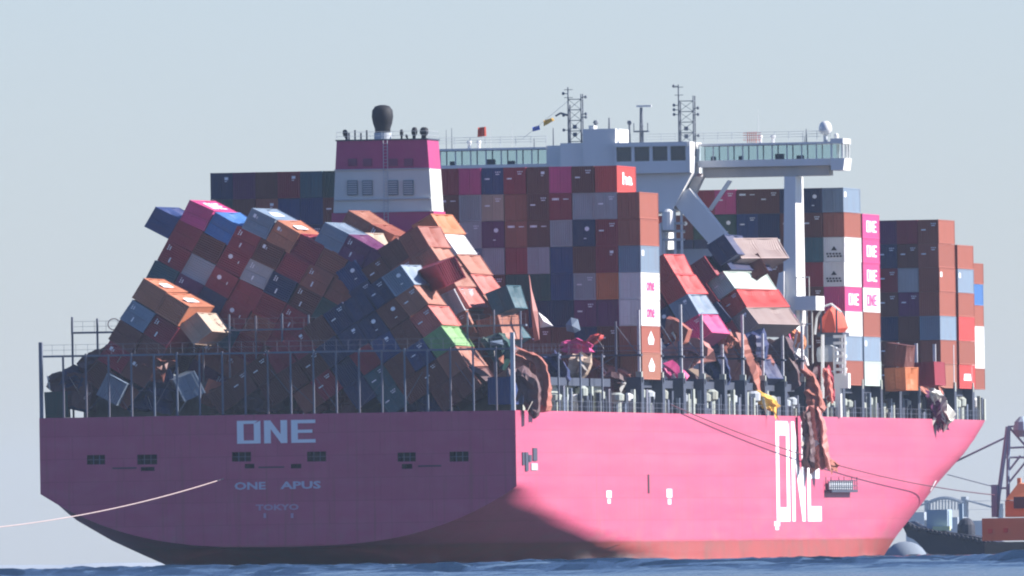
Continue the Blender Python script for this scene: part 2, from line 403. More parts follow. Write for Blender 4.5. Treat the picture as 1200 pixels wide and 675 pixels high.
    for (x0, y0, x1, y1) in ((711, 575, 716.5, 590), (781.5, 573, 787.5, 591), (907.5, 611, 914, 621), (1038, 568, 1043, 579)):
        if x0 > 1000: continue
        p = atx(x0, y1, X); q = atx(x1, y0, X); mk = MB()
        h = q.z-p.z; wd = q.y-p.y
        mk.quad((X, p.y, p.z+h*.45), (X, p.y+wd, p.z+h*.45), (X, p.y+wd, q.z), (X, p.y, q.z)); mk.quad((X, p.y+wd*.2, p.z), (X, p.y+wd*.8, p.z), (X, p.y+wd*.8, p.z+h*.35), (X, p.y+wd*.2, p.z+h*.35))
        mk.build('tug_mark', M_mark, hull)
    # forward mark sits on the flare: follow the shell
    zc = 8.6; 
    for Yc in (286,):
        mk = MB(); pts = [(hbf(Y, z)+.06, Y, z) for Y, z in ((Yc, zc-.6), (Yc+2.4, zc-.6), (Yc+2.4, zc+.6), (Yc, zc+.6))]; mk.poly(pts); mk.build('tug_mark', M_mark, hull)
    p = atx(759.5, 578, X); q = atx(761, 556, X); MB().box(25.5, 25.56, p.y, p.y+.8, p.z, q.z).build('draught_mark', M_mark_d, hull)
    # side mooring gear near the stern corner
    g = MB()
    for (x0, y0, x1, y1) in ((611.5, 530, 613.5, 545), (615, 530, 618, 552), (619, 533, 622, 541), (624, 525, 628.5, 540)):
        p = atx(x0, y1, 25.5); q = atx(x1, y0, 25.5); g.box(25.45, 25.62, p.y, q.y, p.z, q.z)
    g.build('side_fairlead', M_dark, hull)
    p = atx(622, 551, 25.5); q = atx(629, 543, 25.5); MB().box(25.45, 25.6, p.y, q.y, p.z, q.z).build('side_door', M_grey, hull)
    # deck
    dk = MB()
    ss = [s for s in st]
    for a_, b_ in zip(ss, ss[1:]):
        xa, xb2 = hbf(a_, LZ)-.05, hbf(b_, LZ)-.05
        if xa <= 0: break
        xb2 = max(xb2, 0.01)
        dk.quad((-xa, a_, LZ-.06), (xa, a_, LZ-.06), (xb2, b_, LZ-.06), (-xb2, b_, LZ-.06))
    dk.build('main_deck', M_deck, ship)
    return hull
M_grey_print = mat('mark_grey', (0.55, 0.52, 0.60), 0.6, dirt=0.1)
M_grey_print2 = mat('mark_faded', (0.52, 0.34, 0.44), 0.6, dirt=0.1)
hull = make_hull()

# pilot platform hung on the side
def platform():
    o = MB(); p = atx(967, 577, 25.6); q = atx(997, 558, 25.6)
    y0, y1, z0, z1 = p.y, q.y, p.z, q.z+.0
    z1 = z0+1.75
    o.box(25.6, 26.4, y0, y1, z0, z0+.28)
    root = o.build('side_platform', M_dark, ship)
    r = MB(); n = 12
    for i in range(n+1):
        yy = y0+(y1-y0)*i/n; r.bar((26.3, yy, z0+.2), (26.3, yy, z1-.35 if i % 6 else z1), .05)
        r.bar((25.7, yy, z0+.2), (25.7, yy, z1-.35 if i % 6 else z1), .05)
    for h in (.75, 1.35): r.bar((26.3, y0, z0+h), (26.3, y1, z0+h), .05)
    r.build('platform_rail', M_dark, root, kind='stuff')
    s = MB(); s.box(25.8, 26.0, y0+.8, y1-.8, z0+.35, z1-.5); s.build('screen', M_grey, root)
platform()

# ---- hatch coamings, side passage furniture
PITCH = 13.7
def bayY(k): return 81.7+PITCH*k                 # aft faces of the container bays
bays = [bayY(k) for k in range(-5, 18)]
coam = MB(); cover = MB()
for i, Y in enumerate(bays):
    if 62 < Y+6 < 80 or 196 < Y+6 < 214: continue
    if Y < 5: Y = 6.0; L = 8.5
    else: L = 12.2
    hb = min(hbf(Y+L, LZ), 25.5)-2.2
    if hb < 5: continue
    cs = MB().box(-hb, hb, Y, Y+L, LZ-.02, 19.2); cs.build('hatch_coaming', M_coam, ship)
    MB().box(-hb-.9, hb+.9, Y-.2, Y+L+.2, 19.2, 20.05).build('hatch_cover', M_dark, ship)
rr = random.Random(3)
for kb in range(-5, 18):
    for dy in (3.2, 8.6):
        Y = bayY(kb)+dy+rr.uniform(-.6, .6); hb = hbf(Y, LZ)
        if Y < 8 or hb < 8: continue
        hgt = rr.uniform(1.9, 2.9); x = hb-rr.uniform(1.1, 1.5); q = rr.uniform(.5, .75)
        MB().lathe((x, Y, LZ-.05), [(q*.8, 0), (q*.8, hgt*.55), (q*1.25, hgt*.62), (q*1.3, hgt*.9), (q*.7, hgt)], 12).build('deck_vent', M_coam if rr.random() < .6 else M_white if rr.random() < .5 else M_grey, ship)
        for q2 in range(3):
            yy = Y+rr.uniform(-2.5, 3.5); MB().box(hb-.9, hb-.5, yy, yy+rr.uniform(.4, 1.3), LZ-.03, LZ+rr.uniform(.6, 2.9)).build('deck_fitting', rr.choice((M_dark, M_dark, M_bluest, M_coam)), ship)
        if rr.random() < .6: MB().box(x-.4, x+.3, Y+1.6, Y+2.6, LZ-.03, LZ+rr.uniform(.8, 2.2)).build('deck_locker', rr.choice((M_coam, M_grey, M_dark)), ship)
# railing, both long sides (one continuous part, thousands of thin bars)
rl = MB()
Y = 8.0
while Y < 318:
    x = hbf(Y, LZ)-.15; x2 = hbf(Y+2, LZ)-.15
    rl.bar((x, Y, LZ-.05), (x, Y, LZ+1.1), .028, 4)
    for h in (.55, 1.1): rl.bar((x, Y, LZ+h), (hbf(Y+3.4, LZ)-.15, Y+3.4, LZ+h), .018, 4)
    Y += 3.4
rl.build('deck_railing', M_bluest, ship, kind='stuff')

# ---- lashing bridges
def lashing_bridge(Y, ztop, x0, x1, step=2.5, posts_above=0.0, dense=True, wd=1.1, ends=True, rows=None, pm=None):
    root = MB()
    for z in (rows or (ztop,)):
        root.box(x0, x1, Y, Y+wd, z-.2, z)
    ro = root.build('lashing_bridge', M_bluest, ship)
    x = x0; post = None; i = 0
    while x <= x1+.01:
        h = ztop+posts_above+(0.0 if i % 2 else .2)
        if post is None: me = MB().box(-.085, .085, -.12, .2, 0, 1).mesh('post', pm or M_bluest)
        o = bpy.data.objects.new('post', me); COL.objects.link(o); o.parent = ro; post = o
        o.location = (min(max(x, x0+.14), x1-.14), Y-.05, LZ-.02); o.scale = (1, 1, h-LZ); x += step; i += 1
    r = MB()
    zr = ztop
    for h in (.55, 1.1): r.bar((x0, Y+.1, zr+h), (x1, Y+.1, zr+h), .016, 4)
    n = int((x1-x0)/1.25)
    for i in range(n+1):
        xx = x0+(x1-x0)*i/n; r.bar((xx, Y+.1, zr), (xx, Y+.1, zr+1.1), .018, 4)
    rd = random.Random(int(Y*10)); n2 = 0
    xx = x0+.2
    while xx < x1-2.6:                                       # crossed lashing rods, here and there torn loose
        if rd.random() < .55:
            z0 = LZ+rd.uniform(.2, 2.5); z1 = z0+rd.uniform(2.2, 4.2); s_ = rd.choice((-1, 1))
            MB().bar((xx+(0 if s_ > 0 else 2.2), Y-.15, z0), (xx+(2.2 if s_ > 0 else 0)+rd.uniform(-.5, .5), Y-rd.uniform(.1, .5), z1), .03, 4).build('lashing_rod', M_bluest, ro)
        xx += 2.44
    r.build('railing', M_bluest, ro)
    return ro
rb = random.Random(11)
M_hatchdk = M_dark
b1 = lashing_bridge(0.6, 23.0, -25.4, 25.4, 2.44, -0.05)
# corner post on the starboard quarter, sunlight put into its paler steel
MB().box(25.05, 25.45, -.02, .5, LZ, 24.6).build('corner_post', M_post, ship)
MB().box(-25.45, -25.1, -.02, .5, LZ, 24.4).build('corner_post', M_bluest, ship)
b2 = lashing_bridge(15.6, 25.6, -25.0, 24.0, 2.5*1.14, 1.4)
for Y in (29.2, 42.9, 56.6):
    lashing_bridge(Y, 22.5, 14.0, 25.2, 2.8, 0)
for k in range(-1, 9):                                    # starboard ends standing free where the cargo is gone
    Y = bayY(k)-1.5
    if k < 0: continue
    hgt = [27.6, 24.6, 28.4, 27.4, 24.2, 27.6, 25.6, 27.8, 26.6][k]
    ro = MB().box(23.6, 25.35, Y-.4, Y+1.3, LZ-.02, 20.3).box(18.0, 25.3, Y, Y+1.1, 22.6, 22.8).build('lashing_bridge', M_dark, ship)
    MB().box(24.9, 25.16, Y+.1, Y+.5, 20.3, hgt).build('post', M_post, ro)
    MB().box(22.4, 22.6, Y+.1, Y+.4, 20.3, hgt-1.2).build('post', M_bluest, ro)
    MB().box(24.7, 25.35, Y-.05, Y+.6, 19.7, 20.9).build('clamp', M_coam, ro)
    lr = MB(); lr.bar((24.9, Y+.3, 22.8), (22.4, Y+.3, hgt-1.5), .05).bar((18, Y+.3, 20), (22.4, Y+.3, 22.6), .05); lr.bar((18, Y+.1, 23.7), (25.2, Y+.1, 23.7), .035); lr.bar((18, Y+.1, 23.2), (25.2, Y+.1, 23.2), .035)
    lr.build('lashing_rod', M_bluest, ro)
for k in range(9, 18):
    Y = bayY(k)-1.5
    if 200 < Y < 216: continue
    hb = hbf(Y, LZ)
    ro = MB().box(hb-1.9, hb-.2, Y-.4, Y+1.3, LZ-.02, 20.3).build('lashing_bridge', M_dark, ship)
    MB().box(hb-.62, hb-.3, Y+.1, Y+.5, 20.3, 25.2 if k > 10 else 27.5).build('post', M_post, ro)
    MB().box(hb-.7, hb-.15, Y-.05, Y+.6, 19.7, 20.8).build('clamp', M_coam, ro)

# ---- funnel
def pz(px, py, Y): a = at(px, py, Y); return a.x, a.z
def funnel():
    Y0, Y1 = 66.0, 73.0
    xl, zt = pz(394.5, 165, Y0); xr, _ = pz(500.5, 165, Y0)
    zmid = pz(447, 198.5, Y0)[1]; zlow = pz(447, 248.5, Y0)[1]
    ztop = pz(447, 164.5, Y0)[1]
    def tap(za, zb, ga, gb, m, name, par):
        return MB().hexa([(xl-ga, Y0-ga*.3, za), (xr+ga, Y0-ga*.3, za), (xr+ga, Y1, za), (xl-ga, Y1, za), (xl-gb, Y0-gb*.3, zb), (xr+gb, Y0-gb*.3, zb), (xr+gb, Y1, zb), (xl-gb, Y1, zb)]).build(name, m, par)
    f = tap(zlow, zmid, .45, .2, M_grey_w, 'funnel', ship)
    t_ = tap(zmid, ztop, .2, 0, M_mag_f, 'funnel_top', f)
    tap(LZ, zlow, 1.3, .62, M_mag_f, 'funnel_casing', f)
    MB().box(xl-.12, xr+.12, Y0-.12, Y1+.1, ztop, ztop+.14).build('funnel_rim', M_dark, f)
    # windows (louvres)
    for (x0, x1) in ((408.5, 418.5), (426, 436), (456, 466), (474, 484)):
        a = pz(x0, 228, Y0); b = pz(x1, 212, Y0)
        MB().box(a[0]-.08, b[0]+.08, Y0-.30, Y0-.05, a[1]-.08, b[1]+.08).build('louvre', M_louv, f)
        fr = MB()
        for k in range(6): z = a[1]+(b[1]-a[1])*(k+.5)/6; fr.box(a[0], b[0], Y0-.36, Y0-.28, z-.05, z+.05)
        fr.build('louvre_blade', M_grey, f)
        a = pz(x0, 198, Y0); b = pz(x1, 186, Y0)
        MB().box(a[0], b[0], Y0-.2, Y0-.02, a[1]+.3, b[1]).build('louvre', M_dkpurple, f)
    # exhausts
    def pipe(px, pytop, r, lean=0, rt_=None):
        x, z1 = pz(px, pytop, 69); zb = ztop
        mb = MB(); h = z1-zb
        rb_ = rt_ or r*1.25
        mb.lathe((0, 0, 0), [(r*.75, 0), (r*.75, h*.35), (rb_*.95, h*.5), (rb_, h*.72), (rb_*.75, h*.93), (rb_*.35, h)], 12)
        o = mb.build('exhaust_pipe', M_black, f, smooth=True); o.location = (x, 69, zb); o.rotation_euler = (0, R(lean), 0)
    x, z1 = pz(448, 123, 69)
    big = MB(); big.lathe((x, 69, ztop), [(.85, 0), (.85, 1.3), (1.05, 1.9), (1.18, 2.6), (1.12, 3.3), (.8, z1-ztop-.15), (.3, z1-ztop)], 20)
    big.build('exhaust_pipe', M_black, f, smooth=True)
    st = MB(); st.lathe((x, 69, ztop-.02), [(.95, 0), (.95, .9)], 20); st.build('exhaust_collar', M_grey, f, smooth=False)
    pipe(407, 151.5, .22, -14, .3); pipe(470.5, 151.5, .15, 0, .2); pipe(478, 157, .1, -18, .13); pipe(485, 149, .26, 3, .34); pipe(496, 149, .36, 6, .5)
    ld = MB(); xx = xl+(xr-xl)*.52
    for dx_ in (0, .45): ld.bar((xx+dx_, Y0-.45, zlow-4), (xx+dx_, Y0-.3, ztop), .035, 4)
    for k in range(34): z = zlow-4+(ztop-zlow+4)*k/34; ld.bar((xx, Y0-.43+.12*k/34, z), (xx+.45, Y0-.43+.12*k/34, z), .02, 4)
    ld.build('ladder', M_grey, f)
    for zz in (zmid+.02, zlow+.02, (zmid+zlow)/2-.9): MB().box(xl-.3, xr+.3, Y0-.26-(.15 if zz < zmid else 0), Y0-.05, zz-.05, zz+.05).build('panel_seam', M_grey, f)
    for k in range(4): MB().bar((xl+1.2+k*.5, 67+k*.8, ztop), (xl+1.2+k*.5, 67+k*.8, ztop+.9+.3*(k % 2)), .09, 6).build('vent_pipe', M_dark, f)
    # handrail around the top
    rl = MB()
    for (xa, ya), (xb, yb) in (((xl, Y0), (xr, Y0)), ((xr, Y0), (xr, Y1))):
        for h in (.5, .95): rl.bar((xa, ya, ztop+h), (xb, yb, ztop+h), .02, 4)
        for i in range(9): rl.bar((xa+(xb-xa)*i/8, ya+(yb-ya)*i/8, ztop), (xa+(xb-xa)*i/8, ya+(yb-ya)*i/8, ztop+.95), .02, 4)
    rl.build('handrail', M_grey, f)
M_grey_w = mat('funnel_white', (0.56, 0.58, 0.53), 0.5, dirt=0.25, dscale=.3)
M_mag_f = mat('funnel_magenta', (0.38, 0.04, 0.14), 0.5, dirt=0.25, dscale=.4)
M_louv = mat('louvre_grey', (0.13, 0.17, 0.18), 0.5)
M_dkpurple = mat('louvre_dark', (0.16, 0.03, 0.09), 0.6)
funnel()

# ---- navigation bridge spanning the beam
def bridge():
    Y0 = 208.0; Y1 = 213.5
    def Z(py, px=800): return pz(px, py, Y0)[1]
    def Xp(px, py=185): return pz(px, py, Y0)[0]
    zr1 = Z(166.5, 812); zr0 = Z(171.5, 812); zw = Z(188.5, 812); zs = Z(196.5, 812)
    root = MB().box(Xp(727.5), Xp(812), Y0-4, Y1, zs-.6, zw).build('wheelhouse', M_white, ship)
    xa, xb = Xp(727.5)+.0, Xp(812)
    MB().box(xa-.1, xb+.1, Y0-4.2, Y1, zr0, zr1).build('wheelhouse_roof', M_white, root)
    nW = 4
    for i in range(nW+1):
        x = xa+(xb-xa)*i/nW; MB().box(max(x-.18, xa), min(x+.18, xb), Y0-4, Y0-3.6, zw, zr0).build('mullion', M_white, root)
    for i in range(nW):
        x = xa+(xb-xa)*i/nW; x2 = xa+(xb-xa)*(i+1)/nW
        MB().box(x+.19, x2-.19, Y0-3.85, Y0-3.75, zw, zr0).build('window', M_wglass, root)
    MB().box(xa, xb, Y0-3.5, Y1-.1, zw, zr0).build('wheelhouse_core', M_grey, root)
    MB().box(xb-.02, xb+.35, Y0-4.1, Y0-.5, zs-.6, zr1).build('side_fin', M_white, root)
    # wings: sill, roof, mullions, see-through windows
    def wing(p0, p1, rp0, name='bridge_wing'):
        a, b = Xp(p0), Xp(p1)
        wr = MB().box(a, b, Y0, Y1-1, zs, zw).build(name, M_white, ship)
        MB().box(a, b, Y0-.35, Y1-.6, zr0-.0, zr1-.25).build('wing_roof', M_white, wr)
        n = max(2, int(round((b-a)/1.75)))
        for i in range(n+1):
            x = a+(b-a)*i/n
            for yy in (Y0+.05, Y1-1.25): MB().box(max(a, x-.07), min(b, x+.07), yy, yy+.12, zw, zr0).build('mullion', M_grey, wr)
        for i in range(n):
            x = a+(b-a)*i/n; x2 = a+(b-a)*(i+1)/n
            for yy in (Y0+.1, Y1-1.2): MB().box(x+.08, x2-.08, yy, yy+.03, zw+.02, zr0-.02).build('window', M_glass, wr)
        cons = MB(); rc = random.Random(4)
        for i in range(int((b-a)/3.3)):
            x = a+1.5+i*3.3+rc.uniform(-.6, .6); cons.box(x, x+rc.uniform(.4, 1.1), Y0+1.5, Y0+2.3, zw, zw+rc.uniform(.3, .75))
        cons.build('console', M_dark, wr)
        return wr
    wl_ = wing(480, 641, 0); wr_ = wing(818.5, 974, 0)
    MB().box(Xp(641)+.002, Xp(662), Y0-.2, Y1-1, zs, zr1-.1).build('wing_root', M_white, wl_)
    # girder under the starboard wing
    MB().box(Xp(822), Xp(970), Y0+.8, Y1-1.8, zs-1.15, zs-.005).build('wing_girder', M_beam, wr_)
    # wing tip booth, bulging out beyond the side
    x0, x1 = Xp(974), Xp(986)
    tip = MB().hexa([(x0+.002, Y0-.4, zs-.6), (x1+.2, Y0-.1, zs-.6), (x1+.2, Y1-.6, zs-.6), (x0+.002, Y1-.6, zs-.6), (x0+.002, Y0-.4, zw), (x1+.4, Y0-.1, zw), (x1+.4, Y1-.6, zw), (x0+.002, Y1-.6, zw)]).build('wing_tip', M_white, wr_)
    MB().box(x0+.002, x1+.3, Y0-.5, Y1-.5, zr0, zr1+.1).build('tip_roof', M_white, wr_)
    for xx, yy in ((x0+.1, Y0-.3), (x1+.1, Y0), (x1+.1, Y1-.9), (x0+.1, Y1-.9), (x1+.1, (Y0+Y1)/2)): MB().box(xx-.1, xx+.1, yy, yy+.2, zw, zr0).build('mullion', M_white, tip)
    MB().box(x0+.2, x1, Y0-.2, Y0-.15, zw, zr0).build('window', M_glass, tip)
    # centre blocks
    a, b = Xp(662), Xp(689)
    ctr = MB().box(a, b, Y0-3, Y1, zs-.6, Z(168, 677)).build('deckhouse', M_white, ship)
    MB().box(b+.002, Xp(727.5)-.002, Y0-3.4, Y1, zs-.6, Z(151.5, 709)).build('mast_house', M_white, ctr)
    MB().box(Xp(696)+.0, Xp(702), Y0-3.2, Y0-1, Z(151.5, 709)+.002, Z(147.5, 700)).build('locker', M_white, ctr)
    # accommodation tower under the wheelhouse
    tx0, tx1 = Xp(640), Xp(816)
    zt_ = zs-.605
    tw = MB().hexa([(tx0, Y0-3, 20), (Xp(778), Y0-3, 20), (Xp(778), Y1, 20), (tx0, Y1, 20), (tx0, Y0-3, Z(262)), (Xp(779), Y0-3, Z(262)), (Xp(779), Y1, Z(262)), (tx0, Y1, Z(262))]).build('accommodation', M_white, ship)
    MB().hexa([(tx0, Y0-3, Z(262)+.002), (Xp(792), Y0-3, Z(247)), (Xp(792), Y1, Z(247)), (tx0, Y1, Z(262)+.002), (tx0, Y0-3, zt_), (tx1, Y0-3, zt_), (tx1, Y1, zt_), (tx0, Y1, zt_)]).build('upper_block', M_white, tw)
    # diagonal strut and its bright top edge
    def slab(pa, pb, pc, pd, ya, yb, m, name, par):
        q = [at(*p, Y0) for p in (pa, pb, pc, pd)]
        return MB().hexa([(q[0].x, ya, q[0].z), (q[1].x, ya, q[1].z), (q[1].x, yb, q[1].z), (q[0].x, yb, q[0].z), (q[3].x, ya, q[3].z), (q[2].x, ya, q[2].z), (q[2].x, yb, q[2].z), (q[3].x, yb, q[3].z)]).build(name, m, par)
    slab((838, 289), (857, 277), (812, 221), (788, 232), Y0-2.6, Y0-.5, M_white, 'diagonal_strut', tw)
    slab((828, 245), (832, 247), (856, 212), (851, 211), Y0+1, Y0+1.4, M_white, 'brace', tw)
    slab((801, 238), (812, 236), (826, 207), (814, 207), Y0-1, Y0+.5, M_beam, 'brace', tw)
    # stairs and landings seen below the tower, right of the upright stack
    for z0 in (262, 271, 281):
        a_ = pz(778, z0, Y0); b_ = pz(803, z0, Y0); MB().box(a_[0], b_[0], Y0-2.5, Y0, a_[1]-.15, a_[1]+.1).build('landing', M_grey, tw)
    for xx in (781, 794, 802): a_ = pz(xx, 300, Y0); MB().box(a_[0], a_[0]+.25, Y0-2.4, Y0-2.1, 20, Z(245)).build('stair_post', M_white, tw)
    MB().lathe((pz(788, 270, Y0)[0], Y0-2.9, pz(788, 270, Y0)[1]), [(.7, 0), (.7, 2.1), (.4, 2.4)], 12).build('locker', M_white, tw)
    a_ = pz(790, 300, Y0); MB().box(tx0, pz(850, 300, Y0)[0], Y0, Y0+3, 20, Z(292)).build('lower_block', M_grey, tw)
    # starboard leg
    xl_, xr_ = Xp(921, 280), Xp(934, 280)
    leg = MB().hexa([(xl_-.35, Y0-2.5, LZ-.02), (xr_+.1, Y0-2.5, LZ-.02), (xr_+.1, Y0+5.0, LZ-.02), (xl_-.35, Y0+5.0, LZ-.02), (xl_, Y0-.5, zs-1.2), (xr_, Y0-.5, zs-1.2), (xr_, Y0+5.0, zs-1.2), (xl_, Y0+5.0, zs-1.2)]).build('wing_leg', M_white, ship)
    slab((908, 365), (922, 372), (922, 318), (916, 320), Y0-2, Y0, M_white, 'leg_bracket', leg)
    # boat platform with white lockers on the leg's outer side
    a_ = pz(934, 364, Y0); b_ = pz(961, 347, Y0)
    MB().box(a_[0]+.2, b_[0], Y0-3, Y0+3, a_[1], b_[1]).build('boat_platform', M_white, leg)
    ll = MB()
    for xx in (937, 943, 950, 956): q = pz(xx, 364, Y0); ll.bar((q[0], Y0-2.8, 17), (q[0], Y0-2.8, q[1]), .09)
    for zz in (19.5, 22, 24.5, 27): ll.bar((pz(937, 364, Y0)[0], Y0-2.8, zz), (pz(957, 364, Y0)[0], Y0-2.8, zz), .07)
    for xx in (938, 946, 953): q = pz(xx, 347, Y0); ll.bar((q[0], Y0-2.8, q[1]), (q[0], Y0-2.8, q[1]+2.2), .06)
    q = pz(938, 325, Y0); q2 = pz(953, 325, Y0); ll.bar((q[0], Y0-2.8, q[1]), (q2[0], Y0-2.8, q2[1]), .06)
    ll.build('ladder_frame', M_bare, leg)
    # gangway tower further forward, bright white
    gt = MB(); Yg = 212
    a_ = pz(979, 490, Yg); b_ = pz(985, 455, Yg)
    gt.box(a_[0], b_[0], Yg, Yg+1, LZ-.02, b_[1]); gt.box(a_[0]-.1, b_[0]+.9, Yg, Yg+1.6, b_[1], b_[1]+1.7)
    c_ = pz(979, 412, Yg); gt.bar((a_[0], Yg, b_[1]+1.7), (a_[0], Yg, c_[1]+.6), .16); gt.bar((b_[0]+.6, Yg, b_[1]+1.7), (b_[0]+.3, Yg, c_[1]), .16)
    for k in range(6): z = b_[1]+2+k*.75; gt.box(a_[0]-.1, b_[0]+.7-.1*(k % 2), Yg-.1, Yg+.6, z, z+.32)
    gt.build('gangway_tower', M_white, ship)

    # ---- things on the roof
    zr = zr1
    def lattice(pxl, pxr, pyb, pytl, pytr, Ym, left_arm=None):
        xl2, zb = pz(pxl, pyb, Ym); xr2, _ = pz(pxr, pyb, Ym); zl = pz(pxl, pytl, Ym)[1]; zr_ = pz(pxr, pytr, Ym)[1]
        t = MB(); t.bar((xl2, Ym, zb-1.5), (xl2, Ym, zl), .13, 6, .07); t.bar((xr2, Ym, zb-1.5), (xr2, Ym, zr_), .11, 6, .06)
        for dy in (1.2,): t.bar((xl2, Ym+dy, zb-1.5), (xl2, Ym+dy, zl-2), .08); t.bar((xr2, Ym+dy, zb-1.5), (xr2, Ym+dy, zr_), .08)
        mo = t.build('lattice_mast', M_dark2, ship)
        g = MB(); hh = zr_-.6-zb; n = 4
        for i in range(n+1):
            z = zb+hh*i/n; g.bar((xl2, Ym, z), (xr2, Ym, z), .055); g.bar((xl2, Ym, z), (xl2, Ym+1.2, z), .04); g.bar((xr2, Ym, z), (xr2, Ym+1.2, z), .04)
        for i in range(n):
            z = zb+hh*i/n; z2 = zb+hh*(i+1)/n; g.bar((xl2, Ym, z), (xr2, Ym, z2), .03); g.bar((xr2, Ym, z), (xl2, Ym, z2), .03)
        g.build('cross_bracing', M_dark2, mo)
        rm = random.Random(int(pxl))
        for k in range(7):
            z = zb+(zl-zb)*rm.uniform(.1, .97); s_ = rm.choice((-1, 1)); xx = xl2 if (k % 2 or z > zr_) else xr2; s_ = -1 if xx == xl2 else 1
            MB().bar((xx, Ym, z), (xx+s_*.5, Ym, z+.05), .05).lathe((xx+s_*.55, Ym, z-.12), [(.12, 0), (.16, .1), (.16, .25), (.08, .34)], 8).build('mast_lamp', M_dark2, mo)
        for zz in (zl-.3, zl-1.2): MB().bar((xl2-.45, Ym, zz), (xl2+.55, Ym, zz), .04).build('antenna_arm', M_dark2, mo)
        for q in (.12, .3): zz = zb+hh*q; MB().box((xl2+xr2)/2-.22, (xl2+xr2)/2+.22, Ym-.15, Ym+.2, zz, zz+.45).build('lamp_box', M_dark2, mo)
        return mo, xl2
    m1, x1_ = lattice(666.5, 681.5, 166, 102, 110, Y0-1)
    q = pz(651, 136, Y0-1); q2 = pz(657, 132.5, Y0-1); q3 = pz(665, 135, Y0-1)
    MB().bar((q[0], Y0-1, q[1]), (q2[0], Y0-1, q2[1]), .12).bar((q2[0], Y0-1, q2[1]), (q3[0], Y0-1, q3[1]), .14).build('horn_arm', M_dark2, m1)
    m2, x2_ = lattice(796, 813, 168, 99, 112, Y0-1)
    # radar mast
    bx, zb = pz(752, 170, Y0-1); _, zt2 = pz(752, 126, Y0-1)
    rmst = MB().bar((bx, Y0-1, zb-.3), (bx, Y0-1, zt2), .30, 8, .16).build('radar_mast', M_dark2, ship)
    zc = pz(752, 155, Y0-1)[1]; MB().box(bx-.85, bx+.85, Y0-1.5, Y0-.5, zc, zc+.18).build('mast_platform', M_dark2, rmst)
    rl3 = MB()
    for s_ in (-.8, 0, .8): rl3.bar((bx+s_, Y0-1.4, zc), (bx+s_, Y0-1.4, zc+1.05), .06)
    rl3.build('platform_rail', M_dark2, rmst, kind='stuff')
    MB().box(bx-.5, bx+1.2, Y0-1.2, Y0-.9, zt2+.05, zt2+.26).build('radar_scanner', M_white, rmst)
    bx2, zb2 = pz(738, 170, Y0-1); MB().bar((bx2, Y0-1, zb2-.3), (bx2, Y0-1, pz(738, 146, Y0-1)[1]), .12).lathe((bx2, Y0-1, pz(738, 146, Y0-1)[1]), [(.2, 0), (.28, .2), (.2, .45)], 8).build('signal_post', M_dark2, ship)
    bx2, zb2 = pz(714, 150, Y0-1); MB().bar((bx2, Y0-1, zb2-.3), (bx2, Y0-1, pz(714, 138, Y0-1)[1]), .14, 6, .08).build('signal_post', M_dark2, ship)
    MB().lathe((pz(700, 147, Y0-1)[0], Y0-2, Z(147.5, 700)), [(.2, 0), (.2, .2), (.35, .3), (.2, .6)], 8).build('roof_vent', M_dark2, ship)
    for px_, pt, r_ in ((648.5, 150, .10), (523, 152, .05), (529.5, 150, .06), (626, 162, .08), (945, 151, .09), (943, 160, .05), (889, 128, .025), (600, 145, .02), (575, 150, .02)):
        x_, _ = pz(px_, 165, Y0+1); MB().bar((x_, Y0+1, zr-.4), (x_, Y0+1, pz(px_, pt, Y0+1)[1]), r_, 6, r_*.5).build('whip_antenna', M_dark2 if r_ > .03 else M_white, ship)
    # satellite domes near the starboard tip
    for px_, pt, pbm, r_ in ((970, 142, 158, .75), (983, 156, 163, .28), (990, 165, 169, .3)):
        x_, zt3 = pz(px_-3, pt, Y0+1); zb3 = pz(px_-3, pbm, Y0+1)[1]; hh = zt3-zb3
        o = MB().lathe((x_, Y0+1, zb3), [(r_*.5, 0), (r_, hh*.25), (r_*1.02, hh*.5), (r_*.85, hh*.8), (r_*.4, hh)], 14).build('satellite_dome', M_white, ship, smooth=True)
        MB().bar((x_, Y0+1, zr-.3), (x_, Y0+1, zb3+.1), .24 if r_ > .5 else .12).build('dome_stand', M_grey, o)
    # red-white lattice array and roof rail
    arr = MB(); x_, _ = pz(876, 165, Y0+1); x2, _ = pz(886, 165, Y0+1); zt3 = pz(880, 154.5, Y0+1)[1]
    for i in range(5): xx = x_+(x2-x_)*i/4; arr.bar((xx, Y0+1, zr-.2), (xx, Y0+1, zt3), .045)
    for i in range(4): z = zr+(zt3-zr)*(i+.5)/4; arr.bar((x_-.5, Y0+1, z), (x2+.6, Y0+1, z), .035)
    arr.build('antenna_array', M_red, ship)
    rr2 = MB()
    for xa_, xb_ in ((Xp(515), Xp(640)), (Xp(742), Xp(974))):
        n = int((xb_-xa_)/1.6)
        for i in range(n+1): xx = xa_+(xb_-xa_)*i/n; rr2.bar((xx, Y0+.2, zr-.25), (xx, Y0+.2, zr+1.0), .028, 4)
        for h in (.4, .7, 1.0): rr2.bar((xa_, Y0+.2, zr+h), (xb_, Y0+.2, zr+h), .022, 4)
    rr2.build('roof_railing', M_grey, ship)
    for px_ in (560, 890, 905, 549): x_, _ = pz(px_, 165, Y0+1); MB().lathe((x_, Y0+1.5, zr-.25), [(.2, 0), (.2, .5), (.3, .6), (.25, .9)], 8).build('roof_lamp', M_white, ship)
    # flags
    def flag(name, pxs, mt, label, hoist=None):
        mb = MB(); q = [at(x, y, Y0+.5) for x, y in pxs]
        N = 6; A, B, C_, D_ = q
        for side in (0, .05):
            k = len(mb.v)
            for i in range(N+1):
                t = i/N
                for p, r_ in ((A, B), (D_, C_)):
                    v = p.lerp(r_, t); mb.v.append((v.x, v.y+.18*math.sin(t*6)+side, v.z))
            for i in range(N): mb.f.append((k+2*i, k+2*i+2, k+2*i+3, k+2*i+1))
        o = mb.build(name, mt); tag(o, label, 'flag'); return o
